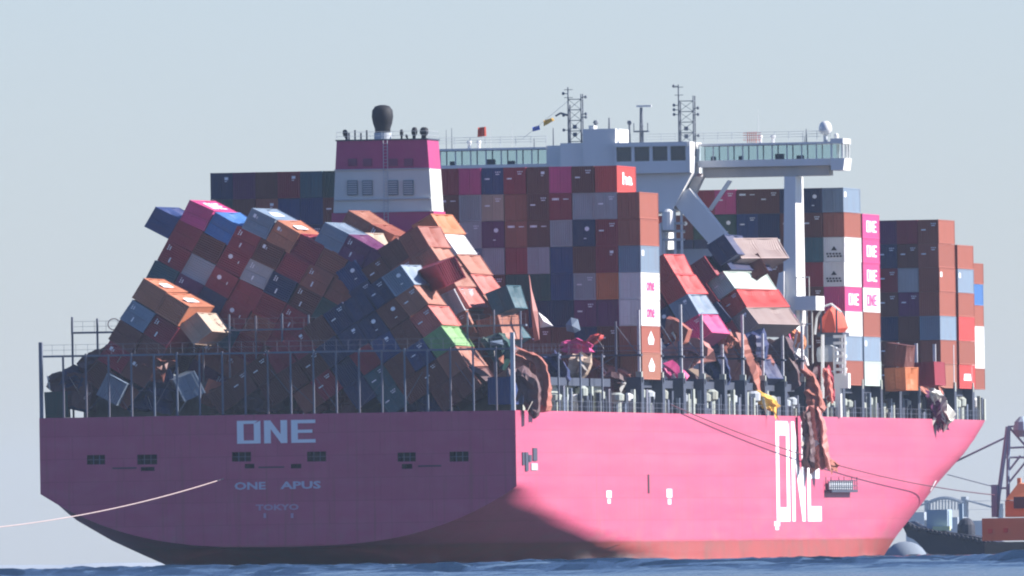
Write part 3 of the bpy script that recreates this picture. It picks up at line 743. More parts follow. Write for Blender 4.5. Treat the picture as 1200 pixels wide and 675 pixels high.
    flag('signal_flag', ((637, 141), (648, 138), (650, 141), (637, 148)), M_yellow, 'yellow signal flag flying left of the left lattice mast')
    flag('signal_flag', ((624, 149), (632, 147), (633, 152), (624, 154)), M_flagb, 'small blue signal flag flying lowest on the halyard')
    flag('signal_flag', ((560, 149.5), (569.5, 148.5), (570, 159.5), (559.5, 160.5)), M_red, 'red flag flying above the port bridge wing')
    hl = MB(); a_ = at(666, 118, Y0-1); b_ = at(612, 163, Y0+.5); hl.bar(a_, b_, .02, 4); hl.bar(pz3(565, 166, Y0+.6), pz3(565, 147, Y0+.6), .03, 4); hl.build('halyard', M_grey, ship)
def pz3(px, py, Y): v = at(px, py, Y); return (v.x, v.y, v.z)
M_beam = mat('girder_paint', (0.50, 0.46, 0.40), 0.6)
M_dark2 = mat('mast_grey', (0.14, 0.16, 0.18), 0.5)
bridge()

# ------------------------------------------------------------------ containers
L, W, H = 12.19, 2.438, 2.896
def proto_meshes():
    """corrugated 40 foot box: origin at the centre of the base; aft end is -Y"""
    P = {}
    hx = W/2; hy = L/2
    b = MB()
    n = 24; y0 = -hy+.16; y1 = hy-.16; p = (y1-y0)/n
    for s in (1, -1):                                                      # corrugated long sides
        xo, xi = s*(hx-.03), s*(hx-.10)
        for i in range(n):
            ya = y0+i*p; seg = ((ya, xo), (ya+p*.32, xo), (ya+p*.5, xi), (ya+p*.82, xi), (ya+p, xo))
            for (a, xa), (c, xc) in zip(seg, seg[1:]):
                for k in range(4):
                    z0, z1 = .14+(H-.24)*k/4, .14+(H-.24)*(k+1)/4
                    q = ((xa, a, z0), (xc, c, z0), (xc, c, z1), (xa, a, z1)); b.quad(*(q if s > 0 else q[::-1]))
    b.quad((-hx+.04, -hy+.05, H-.04), (hx-.04, -hy+.05, H-.04), (hx-.04, hy-.05, H-.04), (-hx+.04, hy-.05, H-.04))
    b.quad((-hx+.04, -hy+.05, .06), (-hx+.04, hy-.05, .06), (hx-.04, hy-.05, .06), (hx-.04, -hy+.05, .06))
    b.quad((-hx+.05, hy-.08, .1), (-hx+.05, hy-.08, H-.1), (hx-.05, hy-.08, H-.1), (hx-.05, hy-.08, .1))
    P['body'] = b.mesh('shipping_container')
    f = MB()
    for sx in (1, -1):
        for sy in (1, -1): f.box(min(sx*hx, sx*(hx-.15)), max(sx*hx, sx*(hx-.15)), min(sy*hy, sy*(hy-.16)), max(sy*hy, sy*(hy-.16)), 0, H)
        for z0, z1 in ((0.02, .15), (H-.11, H-.01)): f.box(min(sx*(hx-.01), sx*(hx-.09)), max(sx*(hx-.01), sx*(hx-.09)), -hy+.17, hy-.17, z0, z1)
    for sy in (1, -1):
        for z0, z1 in ((0.02, .16), (H-.13, H-.01)): f.box(-hx+.16, hx-.16, min(sy*(hy-.01), sy*(hy-.12)), max(sy*(hy-.01), sy*(hy-.12)), z0, z1)
    P['frame'] = f.mesh('frame')
    for k, s in (('door', -1), ('door2', 1)):
        d = MB(); xa, xb = (-hx+.16, -.015) if s < 0 else (.015, hx-.16)
        y = -hy+.07; d.box(xa, xb, y-.03, y+.03, .17, H-.14)
        for j in range(5):
            z = .42+j*.5; d.box(xa+.10, xb-.10, y-.045, y-.031, z, z+.26)
        P[k] = d.mesh('door')
        r = MB()
        for fx in (.28, .74): x = xa+(xb-xa)*fx; r.bar((x, -hy+.01, .12), (x, -hy+.01, H-.1), .03, 5); r.box(x-.09, x+.28, -hy-.02, -hy+.02, 1.0, 1.06)
        P[k+'_rods'] = r.mesh('locking_rod')
    e = MB(); n = 9; x0 = -hx+.15; pp = (W-.30)/n
    for i in range(n):
        a = x0+i*pp; seg = ((a, -hy+.05), (a+pp*.32, -hy+.05), (a+pp*.5, -hy+.12), (a+pp*.82, -hy+.12), (a+pp, -hy+.05))
        for (xa, ya), (xc, yc) in zip(seg, seg[1:]): e.quad((xa, ya, .16), (xc, yc, .16), (xc, yc, H-.13), (xa, ya, H-.13))
    P['end'] = e.mesh('end_wall')
    for me in P.values(): me.materials.append(M_grey)
    return P
def damage(P, seed):
    """racked and dented version of the same box, all its pieces bent together"""
    rg = random.Random(seed); rack = rg.uniform(-.16, .16); tw = rg.uniform(-.10, .10)
    dents = [(rg.choice((-1, 1)), rg.uniform(-5, 5), rg.uniform(.8, 2.2), rg.uniform(.18, .4), rg.uniform(.7, 1.8)) for _ in range(5)]
    out = {}
    for k, me in P.items():
        m2 = me.copy(); m2.name = me.name
        for v in m2.vertices:
            x, y, z = v.co
            x2 = x + rack*(z/H-.5) + tw*(z/H-.5)*(y/6)
            z2 = z + .05*math.sin(x*2.1+seed) + .06*math.sin(y*.8+seed)
            for sd_, dy, dz, am, r in dents:
                if x*sd_ > W*.38: x2 -= sd_*am*math.exp(-((y-dy)/r)**2-((z-dz)/.8)**2)
            v.co = (x2, y + .05*math.sin(z*2+x*3+seed), z2)
        out[k] = m2
    return out
PM = proto_meshes()
PMS = [PM]+[damage(PM, k) for k in (1, 2, 3, 4)]
M_rod = mat('rod_galvanised', (0.32, 0.33, 0.35), 0.5, dirt=.4, dcol=RUST)
def cobj(name, me, mt, parent):
    o = bpy.data.objects.new(name, me); COL.objects.link(o)
    if parent: o.parent = parent
    o.material_slots[0].link = 'OBJECT'; o.material_slots[0].material = mt
    return o
def make_proto(doors, PM):
    root = cobj('shipping_container', PM['body'], M_grey, None)
    cobj('frame', PM['frame'], M_grey, root)
    if doors:
        for k in ('door', 'door2'):
            d = cobj('door', PM[k], M_grey, root); cobj('locking_rod', PM[k+'_rods'], M_rod, d)
    else: cobj('end_wall', PM['end'], M_grey, root)
    return root
PROTO = {}
def copy_tree(o, parent=None):
    c = o.copy(); COL.objects.link(c); c.parent = parent
    for ch in o.children:
        if not ch.name.startswith('logo_print'): copy_tree(ch, c)
    return c
# marks
_mk = {}
def mark_mesh(kind):
    if kind in _mk: return _mk[kind]
    mb = MB(); y = -L/2-.012; ys = L/2
    if kind == 'dot': mb.quad((.35, y-.0, 2.1), (.75, y, 2.1), (.75, y, 2.4), (.35, y, 2.4)); mb.quad((.35, y, 1.9), (.62, y, 1.9), (.62, y, 1.98), (.35, y, 1.98)); m_ = M_mark
    elif kind == 'bar': mb.quad((-.9, y, 2.15), (-.15, y, 2.15), (-.15, y, 2.38), (-.9, y, 2.38)); mb.quad((.3, y, 2.2), (.9, y, 2.2), (.9, y, 2.3), (.3, y, 2.3)); m_ = M_mark
    elif kind == 'star': mb.lathe((.35, y, 1.9), [(.26, -.004), (.26, 0)], 8, 'Y'); mb.quad((.0, y, .8), (.3, y, .8), (.3, y, .9), (.0, y, .9)); m_ = M_mark
    elif kind == 'code':
        for k in range(3): mb.quad((.3+k*.22, y, 2.35), (.3+k*.22+.15, y, 2.35), (.3+k*.22+.15, y, 2.47), (.3+k*.22, y, 2.47))
        mb.quad((.35, y, 2.12), (.8, y, 2.12), (.8, y, 2.22), (.35, y, 2.22)); mb.quad((-.85, y, 1.6), (-.3, y, 1.6), (-.3, y, 1.75), (-.85, y, 1.75)); m_ = M_mark
    elif kind == 'black': 
        mb.poly([(-.35, y, 1.35), (.35, y, 1.35), (.0, y, 1.85)])
        for zz, x_ in ((.55, .8), (.85, .9)): 
            for k in range(5): mb.quad((-x_+k*.36, y, zz), (-x_+k*.36+.24, y, zz), (-x_+k*.36+.24, y, zz+.2), (-x_+k*.36, y, zz+.2))
        m_ = M_mark_d
    elif kind == 'side_one': block_one(mb, (W/2+.006, -3.4, .75), (0, 1, 0), (0, 0, 1), 7.2, 1.35); m_ = M_mark
    elif kind == 'side_one_pink': block_one(mb, (W/2+.006, -3.4, .75), (0, 1, 0), (0, 0, 1), 7.2, 1.35); m_ = M_mag_print
    elif kind == 'side_ha': add_text(mb, 'ha', (W/2+.006, -2.6, .85), (0, 1, 0), (0, 0, 1), 6.4, 1.35, .03); m_ = M_mark
    elif kind == 'side_tag': mb.quad((W/2+.006, -5.4, 1.8), (W/2+.006, -4.0, 1.8), (W/2+.006, -4.0, 2.4), (W/2+.006, -5.4, 2.4)); m_ = M_mark
    elif kind == 'side_logo': mb.poly([(W/2+.006, -1.5, .9), (W/2+.006, 1.5, .9), (W/2+.006, 2.0, 1.5), (W/2+.006, 0, 2.4), (W/2+.006, -2.0, 1.5)]); m_ = M_mark
    elif kind == 'side_block': mb.quad((W/2+.006, -2.9, 1.0), (W/2+.006, 2.9, 1.0), (W/2+.006, 2.4, 1.8), (W/2+.006, -2.4, 1.8)); m_ = M_mark
    elif kind == 'side_script': add_text(mb, 'one', (W/2+.006, -2.5, .9), (0, 1, 0), (0, 0, 1), 5.2, 1.0, .02); m_ = M_mag_print
    me = mb.mesh('logo_print', m_); _mk[kind] = me; return me
crng = random.Random(77)
def container(facepos, tilt, yaw, col, label, doors=None, marks=(), hs=1.0, group=None, pitch=0.0):
    """facepos = centre of the aft face; tilt = lean to port in degrees"""
    if doors is None: doors = crng.random() < .7
    vr = crng.choice((1, 2, 3, 4)) if abs(tilt) > 2 else 0
    if (doors, vr) not in PROTO: o = PROTO[(doors, vr)] = make_proto(doors, PMS[vr])
    else: o = copy_tree(PROTO[(doors, vr)])
    rot = Euler((R(pitch), 0, R(yaw))).to_matrix() @ Matrix.Rotation(-R(tilt), 3, 'Y')
    o.rotation_euler = rot.to_euler(); o.scale = (1, 1, hs)
    o.location = Vector(facepos) - rot @ Vector((0, -L/2, H*hs/2))
    m_ = CM[col]
    def setm(x):
        for sl in x.material_slots:
            sl.material = m_
        for c in x.children: setm(c)
    setm(o)
    tag(o, label, 'container', group)
    for k in marks:
        me = mark_mesh(k); mo = bpy.data.objects.new('logo_print', me); COL.objects.link(mo); mo.parent = o
        if k in ('code', 'dot', 'bar', 'star', 'black'): mo['kind'] = 'stuff'          # strokes too small to pick apart
    return o
ORD = ['first', 'second', 'third', 'fourth', 'fifth', 'sixth', 'seventh', 'eighth', 'ninth', 'tenth', 'eleventh', 'twelfth', 'thirteenth', 'fourteenth']
SH = {'x': 'orange brown', 'h': 'grey brown', 'k': 'dark brown', 'm': 'maroon', 'b': 'brown', 'n': 'navy', 'd': 'dark blue', 'B': 'blue', 't': 'teal', 'g': 'dark green', 'G': 'bright green', 'l': 'light grey', 'y': 'grey blue', 'w': 'white', 'e': 'beige', 'M': 'magenta', 'r': 'red', 'o': 'orange', 'p': 'purple', 'c': 'coral', 'P': 'pale green', 'u': 'rusty brown'}
BASE = 20.06
def grid_col(Y, xr, ntop, cols, where, colname, dmarks=None, doors=None, smarks=None, tp=2.91):
    """upright stack: ntop = tiers above the base, cols = colours from the top down, xr = starboard edge"""
    for i, c in enumerate(cols):
        if c == ' ': continue
        tier = ntop-1-i
        z = BASE+tier*tp
        mk = []
        if dmarks and i in dmarks: mk.append(dmarks[i])
        if smarks and i in smarks: mk.append(smarks[i])
        if not mk and crng.random() < .45: mk.append('code')
        lab = f"{SH[c]} container, {'top' if i == 0 else ORD[i]+' from top'} in {colname} {where}"
        dx = crng.uniform(-.03, .03)
        container((xr-W/2-.03+dx, Y+crng.uniform(-.1, .1), z+(tp-.014)/2), crng.uniform(-.2, .2), 0, SH[c], lab, marks=mk, hs=(tp-.014)/H, group='containers in upright stacks', doors=(doors[i] if doors else (False if c in 'lwe' and crng.random() < .4 else None)))
# block A, between funnel and bridge, columns from starboard
YA = 81.7
colsA = [  # (tiers, colours from the top, door marks, side marks)
 (7, 'pknyy'+'bk', {}, {2: 'side_tag', 3: 'side_script', 4: 'side_script', 5: 'side_logo', 6: 'side_logo'}),
 (8, 'rlmmopkk', {3: 'dot'}, {0: 'side_ha'}),
 (8, 'klnklpnk', {2: 'star'}, {}),
 (8, 'Mmlddnkk', {1: 'bar'}, {}),
 (8, 'kkklgnkg', {0: 'dot', 2: 'bar'}, {}),
 (8, 'mbbmgkkn', {2: 'bar'}, {}),
 (8, 'depllkkn'[:2]+'pl'+'knkk', {2: 'star'}, {}),
 (8, 'Mllykknk', {}, {}),
 (8, 'mkykknkk', {1: 'bar'}, {}),
]
SIDEA = {0: 'bbywwbu'}
for j, (nt, cs, dm, sm) in enumerate(colsA):
    xr = 25.2-2.5*j
    if j == 0:
        # starboard column: end colours differ from what the light makes of the sides; sides decide
        cs = 'bbywwbu'
    grid_col(YA, xr, nt, cs, 'column from right, block beside funnel', ORD[j], dm, None, sm)
for j, cs in ((13, 'gkn'), (14, 'tdn'), (15, 'mdk'), (16, 'kbm'), (17, 'pkn'), (18, 'ngk'), (19, 'mkk')):
    xr = 25.2-2.5*j
    if j == 19: continue
    grid_col(YA, xr, 8, cs, 'column from right, block left of funnel', ORD[j-13], {0: 'dot'} if j in (15, 18) else ({1: 'dot'} if j == 16 else {}))
# bay just behind the left end, seen one row lower
# block B, forward of the bridge
YB = bayY(10)+1.0
whB = 'column from right, block behind white bridge leg'
grid_col(YB, 25.3, 8, 'ybwwMwyb', whB, 'first', {2: 'black', 3: 'black'}, None, {0: 'side_tag', 2: 'side_tag', 4: 'side_one'}, tp=2.83)
grid_col(YB, 22.8, 8, 'nktmkkkk', whB, 'second', {0: 'star'}, tp=2.83)
for j, cs in ((2, 'nkkkkk'), (3, 'knkkkk'), (4, 'kdkgnk'), (5, 'Mgknmk'), (6, 'mgnkkk'), (7, 'mknmkk'), (8, 'rmkkkk'), (9, 'mknkkk')):
    grid_col(YB, 25.3-2.5*j, 8, cs, whB, ORD[j], {1: 'star'} if j in (5, 6, 7) else {0: 'bar'} if j == 4 else {}, tp=2.83)
# block C: one column of magenta boxes
grid_col(bayY(11)+.6, 25.3, 7, 'MMMwbyP', 'magenta and white end column beyond bridge', 'the', {}, None, {0: 'side_one', 1: 'side_one', 2: 'side_one', 3: 'side_one_pink', 5: 'side_tag'}, tp=2.83)
# block E
YE = bayY(15)+2.6
whE = 'column from right, tall block near bow'
grid_col(YE, 25.2, 7, 'bbbbybu', whE, 'first', {}, None, {2: 'side_tag'}, tp=2.83)
for j, (nt, cs) in enumerate(((7, 'mklpkkk'), (7, 'pnmknkk'), (7, 'knkkkkk'), (7, 'kmknkkk'), (7, 'nkkmkkk'))):
    grid_col(YE, 25.2-2.5*(j+1), nt, cs, whE, ORD[j+1], tp=2.83)
grid_col(bayY(16)+2.4, hbf(bayY(16)+10, LZ)-.2, 6, 'bybrbr', 'the last stack but one at bow', 'column of', {}, None, {1: 'side_tag', 5: 'side_block'}, tp=2.83)
grid_col(bayY(17)+.6, hbf(bayY(17)+9, LZ)-.45, 6, 'bBbwwb', 'the foremost stack at bow', 'column of', {}, None, {}, tp=2.5)
# ---- leaning stacks
OVR = [(183, 260, 'n'), (232, 253, 'p'), (256, 273, 'd'), (216, 276, 'm'), (244, 291, 'k'), (228, 311, 'l'), (269, 307, 'm'), (299, 328, 'l'), (191, 304, 'm'), (304, 262, 'g'), (333, 280, 'm'), (358, 300, 'm'), (325, 307, 'n'), (363, 326, 'b'), (401, 337, 'b'), (372, 350, 't'), (330, 342, 'n'), (384, 271, 'n'), (254, 328, 'm'), (160, 368, 'y'),
       (283, 379, 'y'), (255, 395, 't'), (420, 319, 'd'), (458, 328, 'd'), (478, 350, 'k'), (505, 368, 'm'), (520, 385, 'g'), (420, 378, 'd'), (495, 402, 'y'), (130, 455, 'y'), (222, 452, 'y'), (438, 450, 't'), (505, 425, 'd'), (475, 282, 'k'), (415, 430, 'b'), (300, 440, 'k'), (508, 455, 'b')]
def proj(v):
    d = Vector(v)-cam_loc; z = d.dot(fw); return (600+FP*d.dot(r2)/z, 337.5-FP*d.dot(u2)/z)
WT = 'kkkkkmmmmmbbnnndpptg'
def lean(P0, Y, tilt, cols, where, rown, H_=2.93, W_=2.5, smarks=None, yaw=0.0, skipz=16.6, sidecols=None, jit=1.0, start=0):
    """stack leaning to port by tilt degrees: P0 = pixel of the top of its starboard side at depth Y"""
    A = at(P0[0], P0[1], Y); A = Vector((A.x, Y, A.z))
    u_ = Vector((-math.sin(R(tilt)), 0, math.cos(R(tilt)))); r_ = Vector((math.cos(R(tilt)), 0, math.sin(R(tilt))))
    for i, c in enumerate(cols):
        ctr = A - u_*(H_*(i+.5)) - r_*(W/2+.02)
        if ctr.z-1.0 < skipz: break
        px = proj(ctr)
        if c == ' ': continue
        if c == '?':
            c = crng.choice(WT)
            for ox, oy, oc in OVR:
                if abs(px[0]-ox)+abs(px[1]-oy) < 13: c = oc
        mk = []
        if smarks and i in smarks: mk.append(smarks[i])
        rv = crng.random()
        if rv < .12: mk.append('dot')
        elif rv < .2: mk.append('star')
        elif rv < .5: mk.append('code')
        lab = f"{SH[c]} tilted container, {ORD[i+start]} in {rown} of {where}".replace('the short middle stack of', 'short middle stack of')
        container(ctr+Vector((0, crng.uniform(-.35, .35)*jit, 0)), tilt+crng.uniform(-1.6, 1.6)*jit, yaw+crng.uniform(-1.2, 1.2)*jit, SH[c], lab, marks=mk, hs=(H_-.03)/H, group='containers in collapsed stacks')
# rear left pile: stacks lying over to port
wl1 = 'rear left pile'
R1 = 'diagonal row'
YR = 21.0; H2 = 2.6
lean((380, 259), YR, 61, 'y??', wl1, 'top diagonal row', jit=.5)
lean((296, 242.6), YR, 61, 'yx???', wl1, 'second diagonal row', smarks={0: 'side_block', 1: 'side_block'}, jit=.5, yaw=-1.5)
lean((223, 233), YR, 61, 'MB??????', wl1, 'third diagonal row', smarks={0: 'side_one'}, jit=.5, yaw=-2)
lean((181, 241), YR, 61, 'd?????????', wl1, 'fourth diagonal row', jit=.5, yaw=-1)
lean((196, 280.5), YR, 61, '?????????', wl1, 'fifth diagonal row', jit=.5)
lean((182.5, 304), YR, 61, '?????????', wl1, 'sixth diagonal row', jit=.5)
lean((169, 327.5), YR, 61, ' ??????????', wl1, 'seventh diagonal row', jit=.5)
lean((155.5, 351), YR, 61, ' ??????????', wl1, 'eighth diagonal row', jit=.5)
lean((142, 374.5), YR, 61, ' ?????????', wl1, 'ninth diagonal row', jit=.5)
lean((425, 272), 36, 30, 'e?', wl1, 'short pale tip row', H2)
lean((441, 262), 50, 30, 'u?', wl1, 'small tip row', H2)
lean((407, 246), 48, 61, 'u?', wl1, 'brown lit row', jit=.5)
# front left pile
wl2 = 'front left pile'
lean((168.5, 325), 5.2, 57, 'xx', wl2, 'top diagonal row', smarks={0: 'side_block', 1: 'side_block'}, yaw=-1)
lean((154.5, 350), 5.2, 57, '??', wl2, 'second diagonal row')
lean((141, 374), 5.2, 57, '??', wl2, 'third diagonal row')
lean((129, 398), 5.2, 57, '??', wl2, 'fourth diagonal row')
lean((112, 420), 4.6, 52, '??', wl2, 'fifth diagonal row')
# front centre pile
wc = 'front centre pile'
H2 = 2.6
TL = 33
def fillg(P0, Y, tilt, offs, n, where, pref, H_, first, smarks0=None, yaw=0):
    A = at(P0[0], P0[1], Y); u_ = Vector((-math.sin(R(tilt)), 0, math.cos(R(tilt)))); r_ = Vector((math.cos(R(tilt)), 0, math.sin(R(tilt))))
    for j, of in enumerate(offs):
        q = Vector((A.x, Y, A.z)) - r_*(2.5*j) + u_*(H_*of)
        pp = proj(q)
        lean(pp, Y, tilt, first if j == 0 else '?'*n, where, pref+' '+ORD[j]+' stack from right', H_, smarks=smarks0 if j == 0 else None, yaw=yaw)
fillg((470, 309), 4.2, TL, [0, .02, .05, .1, .1, .12, .15, .15, .1, .1], 8, wc, 'the', H2, 'yucGu?')
# rear centre pile
fillg((488, 264), 20, TL, [0, .1, -.2, 0.3], 4, 'rear centre pile', 'the', H2, 'buuc')
# far centre pile: bright sides stepping down to starboard
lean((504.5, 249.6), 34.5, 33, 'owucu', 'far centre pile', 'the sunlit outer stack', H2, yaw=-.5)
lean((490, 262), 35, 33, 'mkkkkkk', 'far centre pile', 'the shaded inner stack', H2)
lean((566, 349), 48, 33, 'tt', 'far centre pile', 'the lowest right stack', H2)
lean((532, 337), 19, 26, 'lu', 'rear centre pile', 'the short middle stack', H2, yaw=1)
# loose ones at odd angles
def loose(px, py, Y, tilt, yaw, col, label, hs=.9, marks=(), pitch=0, doors=None):
    container(at(px, py, Y), tilt, yaw, col, label, hs=hs, marks=marks, pitch=pitch, doors=doors, group='containers thrown loose at odd angles')
loose(528, 318, 9.0, 22, 27, 'maroon', 'maroon container slewed sideways across top of centre pile', pitch=-4)
loose(586, 352, 22, 22, 3, 'teal', 'teal container at lower right end of centre pile')
loose(574, 386, 20, 15, 0, 'rusty brown', 'rusty brown container low at right end of centre pile')
loose(229, 385, 6.6, 34, 1, 'beige', 'beige container corner jutting out of front left pile')
loose(131, 456, 3.2, -28, 0, 'grey blue', 'grey blue container leaning behind rail at port quarter')
loose(222, 452, 3.0, 24, 15, 'grey blue', 'grey blue container behind rail under front left pile')
for (lx, ly, ly_, lt, lc, ll) in ((66, 474, 4.5, 2, 'dark green', 'dark green container upright at far port corner behind rail'),
        (92, 466, 5.5, -12, 'navy', 'navy container propped beside the dark green one at port corner'),
        (118, 447, 8.5, 38, 'dark brown', 'dark brown tilted container behind rail left of grey blue one'),
        (160, 460, 7.5, 52, 'maroon', 'maroon container fallen at deck level right of grey blue one'),
        (188, 440, 8.5, 20, 'dark blue', 'dark blue container jammed under front left pile'),
        (252, 462, 5.5, -20, 'brown', 'brown container leaning to starboard low behind rail')):
    loose(lx, ly, ly_, lt, 10, lc, ll, hs=.95)
loose(585, 458, 3.0, 0, 0, 'dark blue', 'upright dark blue container beside starboard corner post', hs=1)
# right hand leaning stacks forward of block A
wr = 'right pile under bridge'
lean((777, 297), 134, 30.5, 'rryM', wr, 'left hand stack', H2, yaw=-1)
lean((753, 311), 134.3, 30.5, 'mmnn', wr, 'hidden left stack', H2)
lean((848, 317), 166, 33, 'Prh', wr, 'right hand stack', 2.45, yaw=-13.5)
lean((826.5, 330), 165, 33, 'mnmnn', wr, 'middle stack', 2.6)
lean((805.5, 343), 164, 33, 'nmnn', wr, 'inner stack', 2.6)
loose(840, 312, 168, 33, -13, 'navy', 'navy container behind right pile')
container(at(852, 300, 170)+Vector((0, 0, .3)), 31, -17, 'grey brown', 'grey brown container highest on right pile, side to the sun', hs=.95, group='containers thrown loose at odd angles')
loose(884, 314, 174, 31, 14, 'dark brown', 'dark brown container added to darken under the highest one on right pile')  # stands in for the dark shading below the box above
loose(822, 318, 164.5, 33, 0, 'maroon', 'maroon container between the two right leaning stacks')
loose(846, 293, 166, 31, 0, 'navy', 'navy container end high on right pile beside the diagonal strut', hs=.95)
loose(1083, 438, bayY(13)+1.5, 2, 3, 'maroon', 'maroon container standing low behind brown wreck near bow', hs=.95)
loose(1049, 444, bayY(12), 3, 2, 'orange', 'orange bulging container alone on deck near bow', hs=.93)
loose(1049, 416, bayY(12)+.5, -8, 4, 'dark brown', 'dark brown dented container above the orange one near bow', hs=.9)

# boxes buried inside the piles, of which the photograph shows nothing, are left out
BURIED = set('''brown tilted container, fourth in the fourth stack from right of rear centre pile
brown tilted container, ninth in sixth diagonal row of rear left pile
brown tilted container, second in ninth diagonal row of rear left pile
brown tilted container, second in short pale tip row of rear left pile
brown tilted container, second in small tip row of rear left pile
brown tilted container, third in the second stack from right of rear centre pile
dark blue tilted container, ninth in fourth diagonal row of rear left pile
dark blue tilted container, second in seventh diagonal row of rear left pile
dark brown container, eighth from top in eighth column from right, block beside funnel
dark brown container, eighth from top in ninth column from right, block beside funnel
dark brown container, eighth from top in seventh column from right, block beside funnel
dark brown container, fifth from top in eighth column from right, block behind white bridge leg
dark brown container, fifth from top in eighth column from right, block beside funnel
dark brown container, fifth from top in fifth column from right, tall block near bow
dark brown container, fifth from top in fourth column from right, block behind white bridge leg
dark brown container, fifth from top in fourth column from right, tall block near bow
dark brown container, fifth from top in ninth column from right, block behind white bridge leg
dark brown container, fifth from top in ninth column from right, block beside funnel
dark brown container, fifth from top in seventh column from right, block behind white bridge leg
dark brown container, fifth from top in sixth column from right, tall block near bow
dark brown container, fifth from top in tenth column from right, block behind white bridge leg
dark brown container, fifth from top in third column from right, block behind white bridge leg
dark brown container, fourth from top in fourth column from right, tall block near bow
dark brown container, fourth from top in ninth column from right, block behind white bridge leg
dark brown container, fourth from top in ninth column from right, block beside funnel
dark brown container, fourth from top in seventh column from right, block behind white bridge leg
dark brown container, fourth from top in tenth column from right, block behind white bridge leg
dark brown container, second from top in sixth column from right, tall block near bow
dark brown container, second from top in tenth column from right, block behind white bridge leg
dark brown container, seventh from top in fifth column from right, tall block near bow
dark brown container, seventh from top in fourth column from right, tall block near bow
dark brown container, seventh from top in ninth column from right, block beside funnel
dark brown container, seventh from top in second column from right, tall block near bow
dark brown container, seventh from top in seventh column from right, block beside funnel
dark brown container, seventh from top in sixth column from right, tall block near bow
dark brown container, sixth from top in eighth column from right, block behind white bridge leg
dark brown container, sixth from top in eighth column from right, block beside funnel
dark brown container, sixth from top in fifth column from right, block behind white bridge leg
dark brown container, sixth from top in fifth column from right, tall block near bow
dark brown container, sixth from top in fourth column from right, block behind white bridge leg
dark brown container, sixth from top in fourth column from right, tall block near bow
dark brown container, sixth from top in ninth column from right, block behind white bridge leg
dark brown container, sixth from top in seventh column from right, block behind white bridge leg
dark brown container, sixth from top in sixth column from right, block behind white bridge leg
dark brown container, sixth from top in sixth column from right, tall block near bow
dark brown container, sixth from top in tenth column from right, block behind white bridge leg
dark brown container, sixth from top in third column from right, block behind white bridge leg
dark brown container, third from top in fifth column from right, block behind white bridge leg
dark brown container, third from top in fifth column from right, tall block near bow
dark brown container, third from top in fourth column from right, block behind white bridge leg
dark brown container, third from top in fourth column from right, tall block near bow
dark brown container, third from top in ninth column from right, block behind white bridge leg
dark brown container, third from top in sixth column from right, block behind white bridge leg
dark brown container, third from top in sixth column from right, block left of funnel
dark brown container, third from top in sixth column from right, tall block near bow
dark brown container, third from top in third column from right, block left of funnel
dark brown container, top in fifth column from right, tall block near bow
dark brown container, top in fourth column from right, tall block near bow
dark brown tilted container behind rail left of grey blue one
dark brown tilted container, eighth in sixth diagonal row of rear left pile
dark brown tilted container, fifth in the shaded inner stack of far centre pile
dark brown tilted container, fourth in the shaded inner stack of far centre pile
dark brown tilted container, second in the shaded inner stack of far centre pile
dark brown tilted container, sixth in eighth diagonal row of rear left pile
dark brown tilted container, sixth in ninth diagonal row of rear left pile
dark brown tilted container, third in the shaded inner stack of far centre pile
dark green container, eighth from top in fifth column from right, block beside funnel
dark green container, fourth from top in fifth column from right, block behind white bridge leg
dark green tilted container, ninth in fifth diagonal row of rear left pile
grey blue container, third from top in ninth column from right, block beside funnel
maroon container fallen at deck level right of grey blue one
maroon container, fifth from top in sixth column from right, block behind white bridge leg
maroon container, fourth from top in eighth column from right, block behind white bridge leg
maroon container, fourth from top in sixth column from right, tall block near bow
maroon container, second from top in fifth column from right, tall block near bow
maroon container, third from top in fourth column from right, block left of funnel
maroon container, top in eighth column from right, block behind white bridge leg
maroon container, top in tenth column from right, block behind white bridge leg
maroon tilted container, eighth in seventh diagonal row of rear left pile
maroon tilted container, first in hidden left stack of right pile under bridge
maroon tilted container, fourth in the second stack from right of rear centre pile
maroon tilted container, fourth in the third stack from right of rear centre pile
maroon tilted container, second in eighth diagonal row of rear left pile
maroon tilted container, second in inner stack of right pile under bridge
maroon tilted container, seventh in sixth diagonal row of rear left pile
maroon tilted container, tenth in fourth diagonal row of rear left pile
maroon tilted container, third in seventh diagonal row of rear left pile
maroon tilted container, third in the fourth stack from right of rear centre pile
maroon tilted container, third in the third stack from right of rear centre pile
navy container, eighth from top in sixth column from right, block beside funnel
navy container, fifth from top in fifth column from right, block behind white bridge leg
navy container, fourth from top in fifth column from right, tall block near bow
navy container, fourth from top in sixth column from right, block behind white bridge leg
navy container, second from top in fourth column from right, tall block near bow
navy container, seventh from top in eighth column from right, block beside funnel
navy container, sixth from top in ninth column from right, block beside funnel
navy container, sixth from top in seventh column from right, block beside funnel
navy container, third from top in fifth column from right, block left of funnel
navy container, third from top in first column from right, block left of funnel
navy container, third from top in tenth column from right, block behind white bridge leg
navy container, top in sixth column from right, tall block near bow
navy tilted container, eighth in fifth diagonal row of rear left pile
navy tilted container, eighth in third diagonal row of rear left pile
navy tilted container, first in inner stack of right pile under bridge
navy tilted container, fourth in inner stack of right pile under bridge
navy tilted container, fourth in middle stack of right pile under bridge
navy tilted container, seventh in eighth diagonal row of rear left pile
navy tilted container, seventh in seventh diagonal row of rear left pile
purple tilted container, ninth in seventh diagonal row of rear left pile
purple tilted container, second in the third stack from right of rear centre pile
red container, top in ninth column from right, block behind white bridge leg
rusty brown tilted container, first in small tip row of rear left pile
teal tilted container, first in the lowest right stack of far centre pile
teal tilted container, seventh in fifth diagonal row of rear left pile'''.split('\n'))
for o in [o for o in scn.objects if o.name.startswith('shipping_container') and o.get('label') in BURIED]:
    for c in list(o.children_recursive): bpy.data.objects.remove(c)
    bpy.data.objects.remove(o)

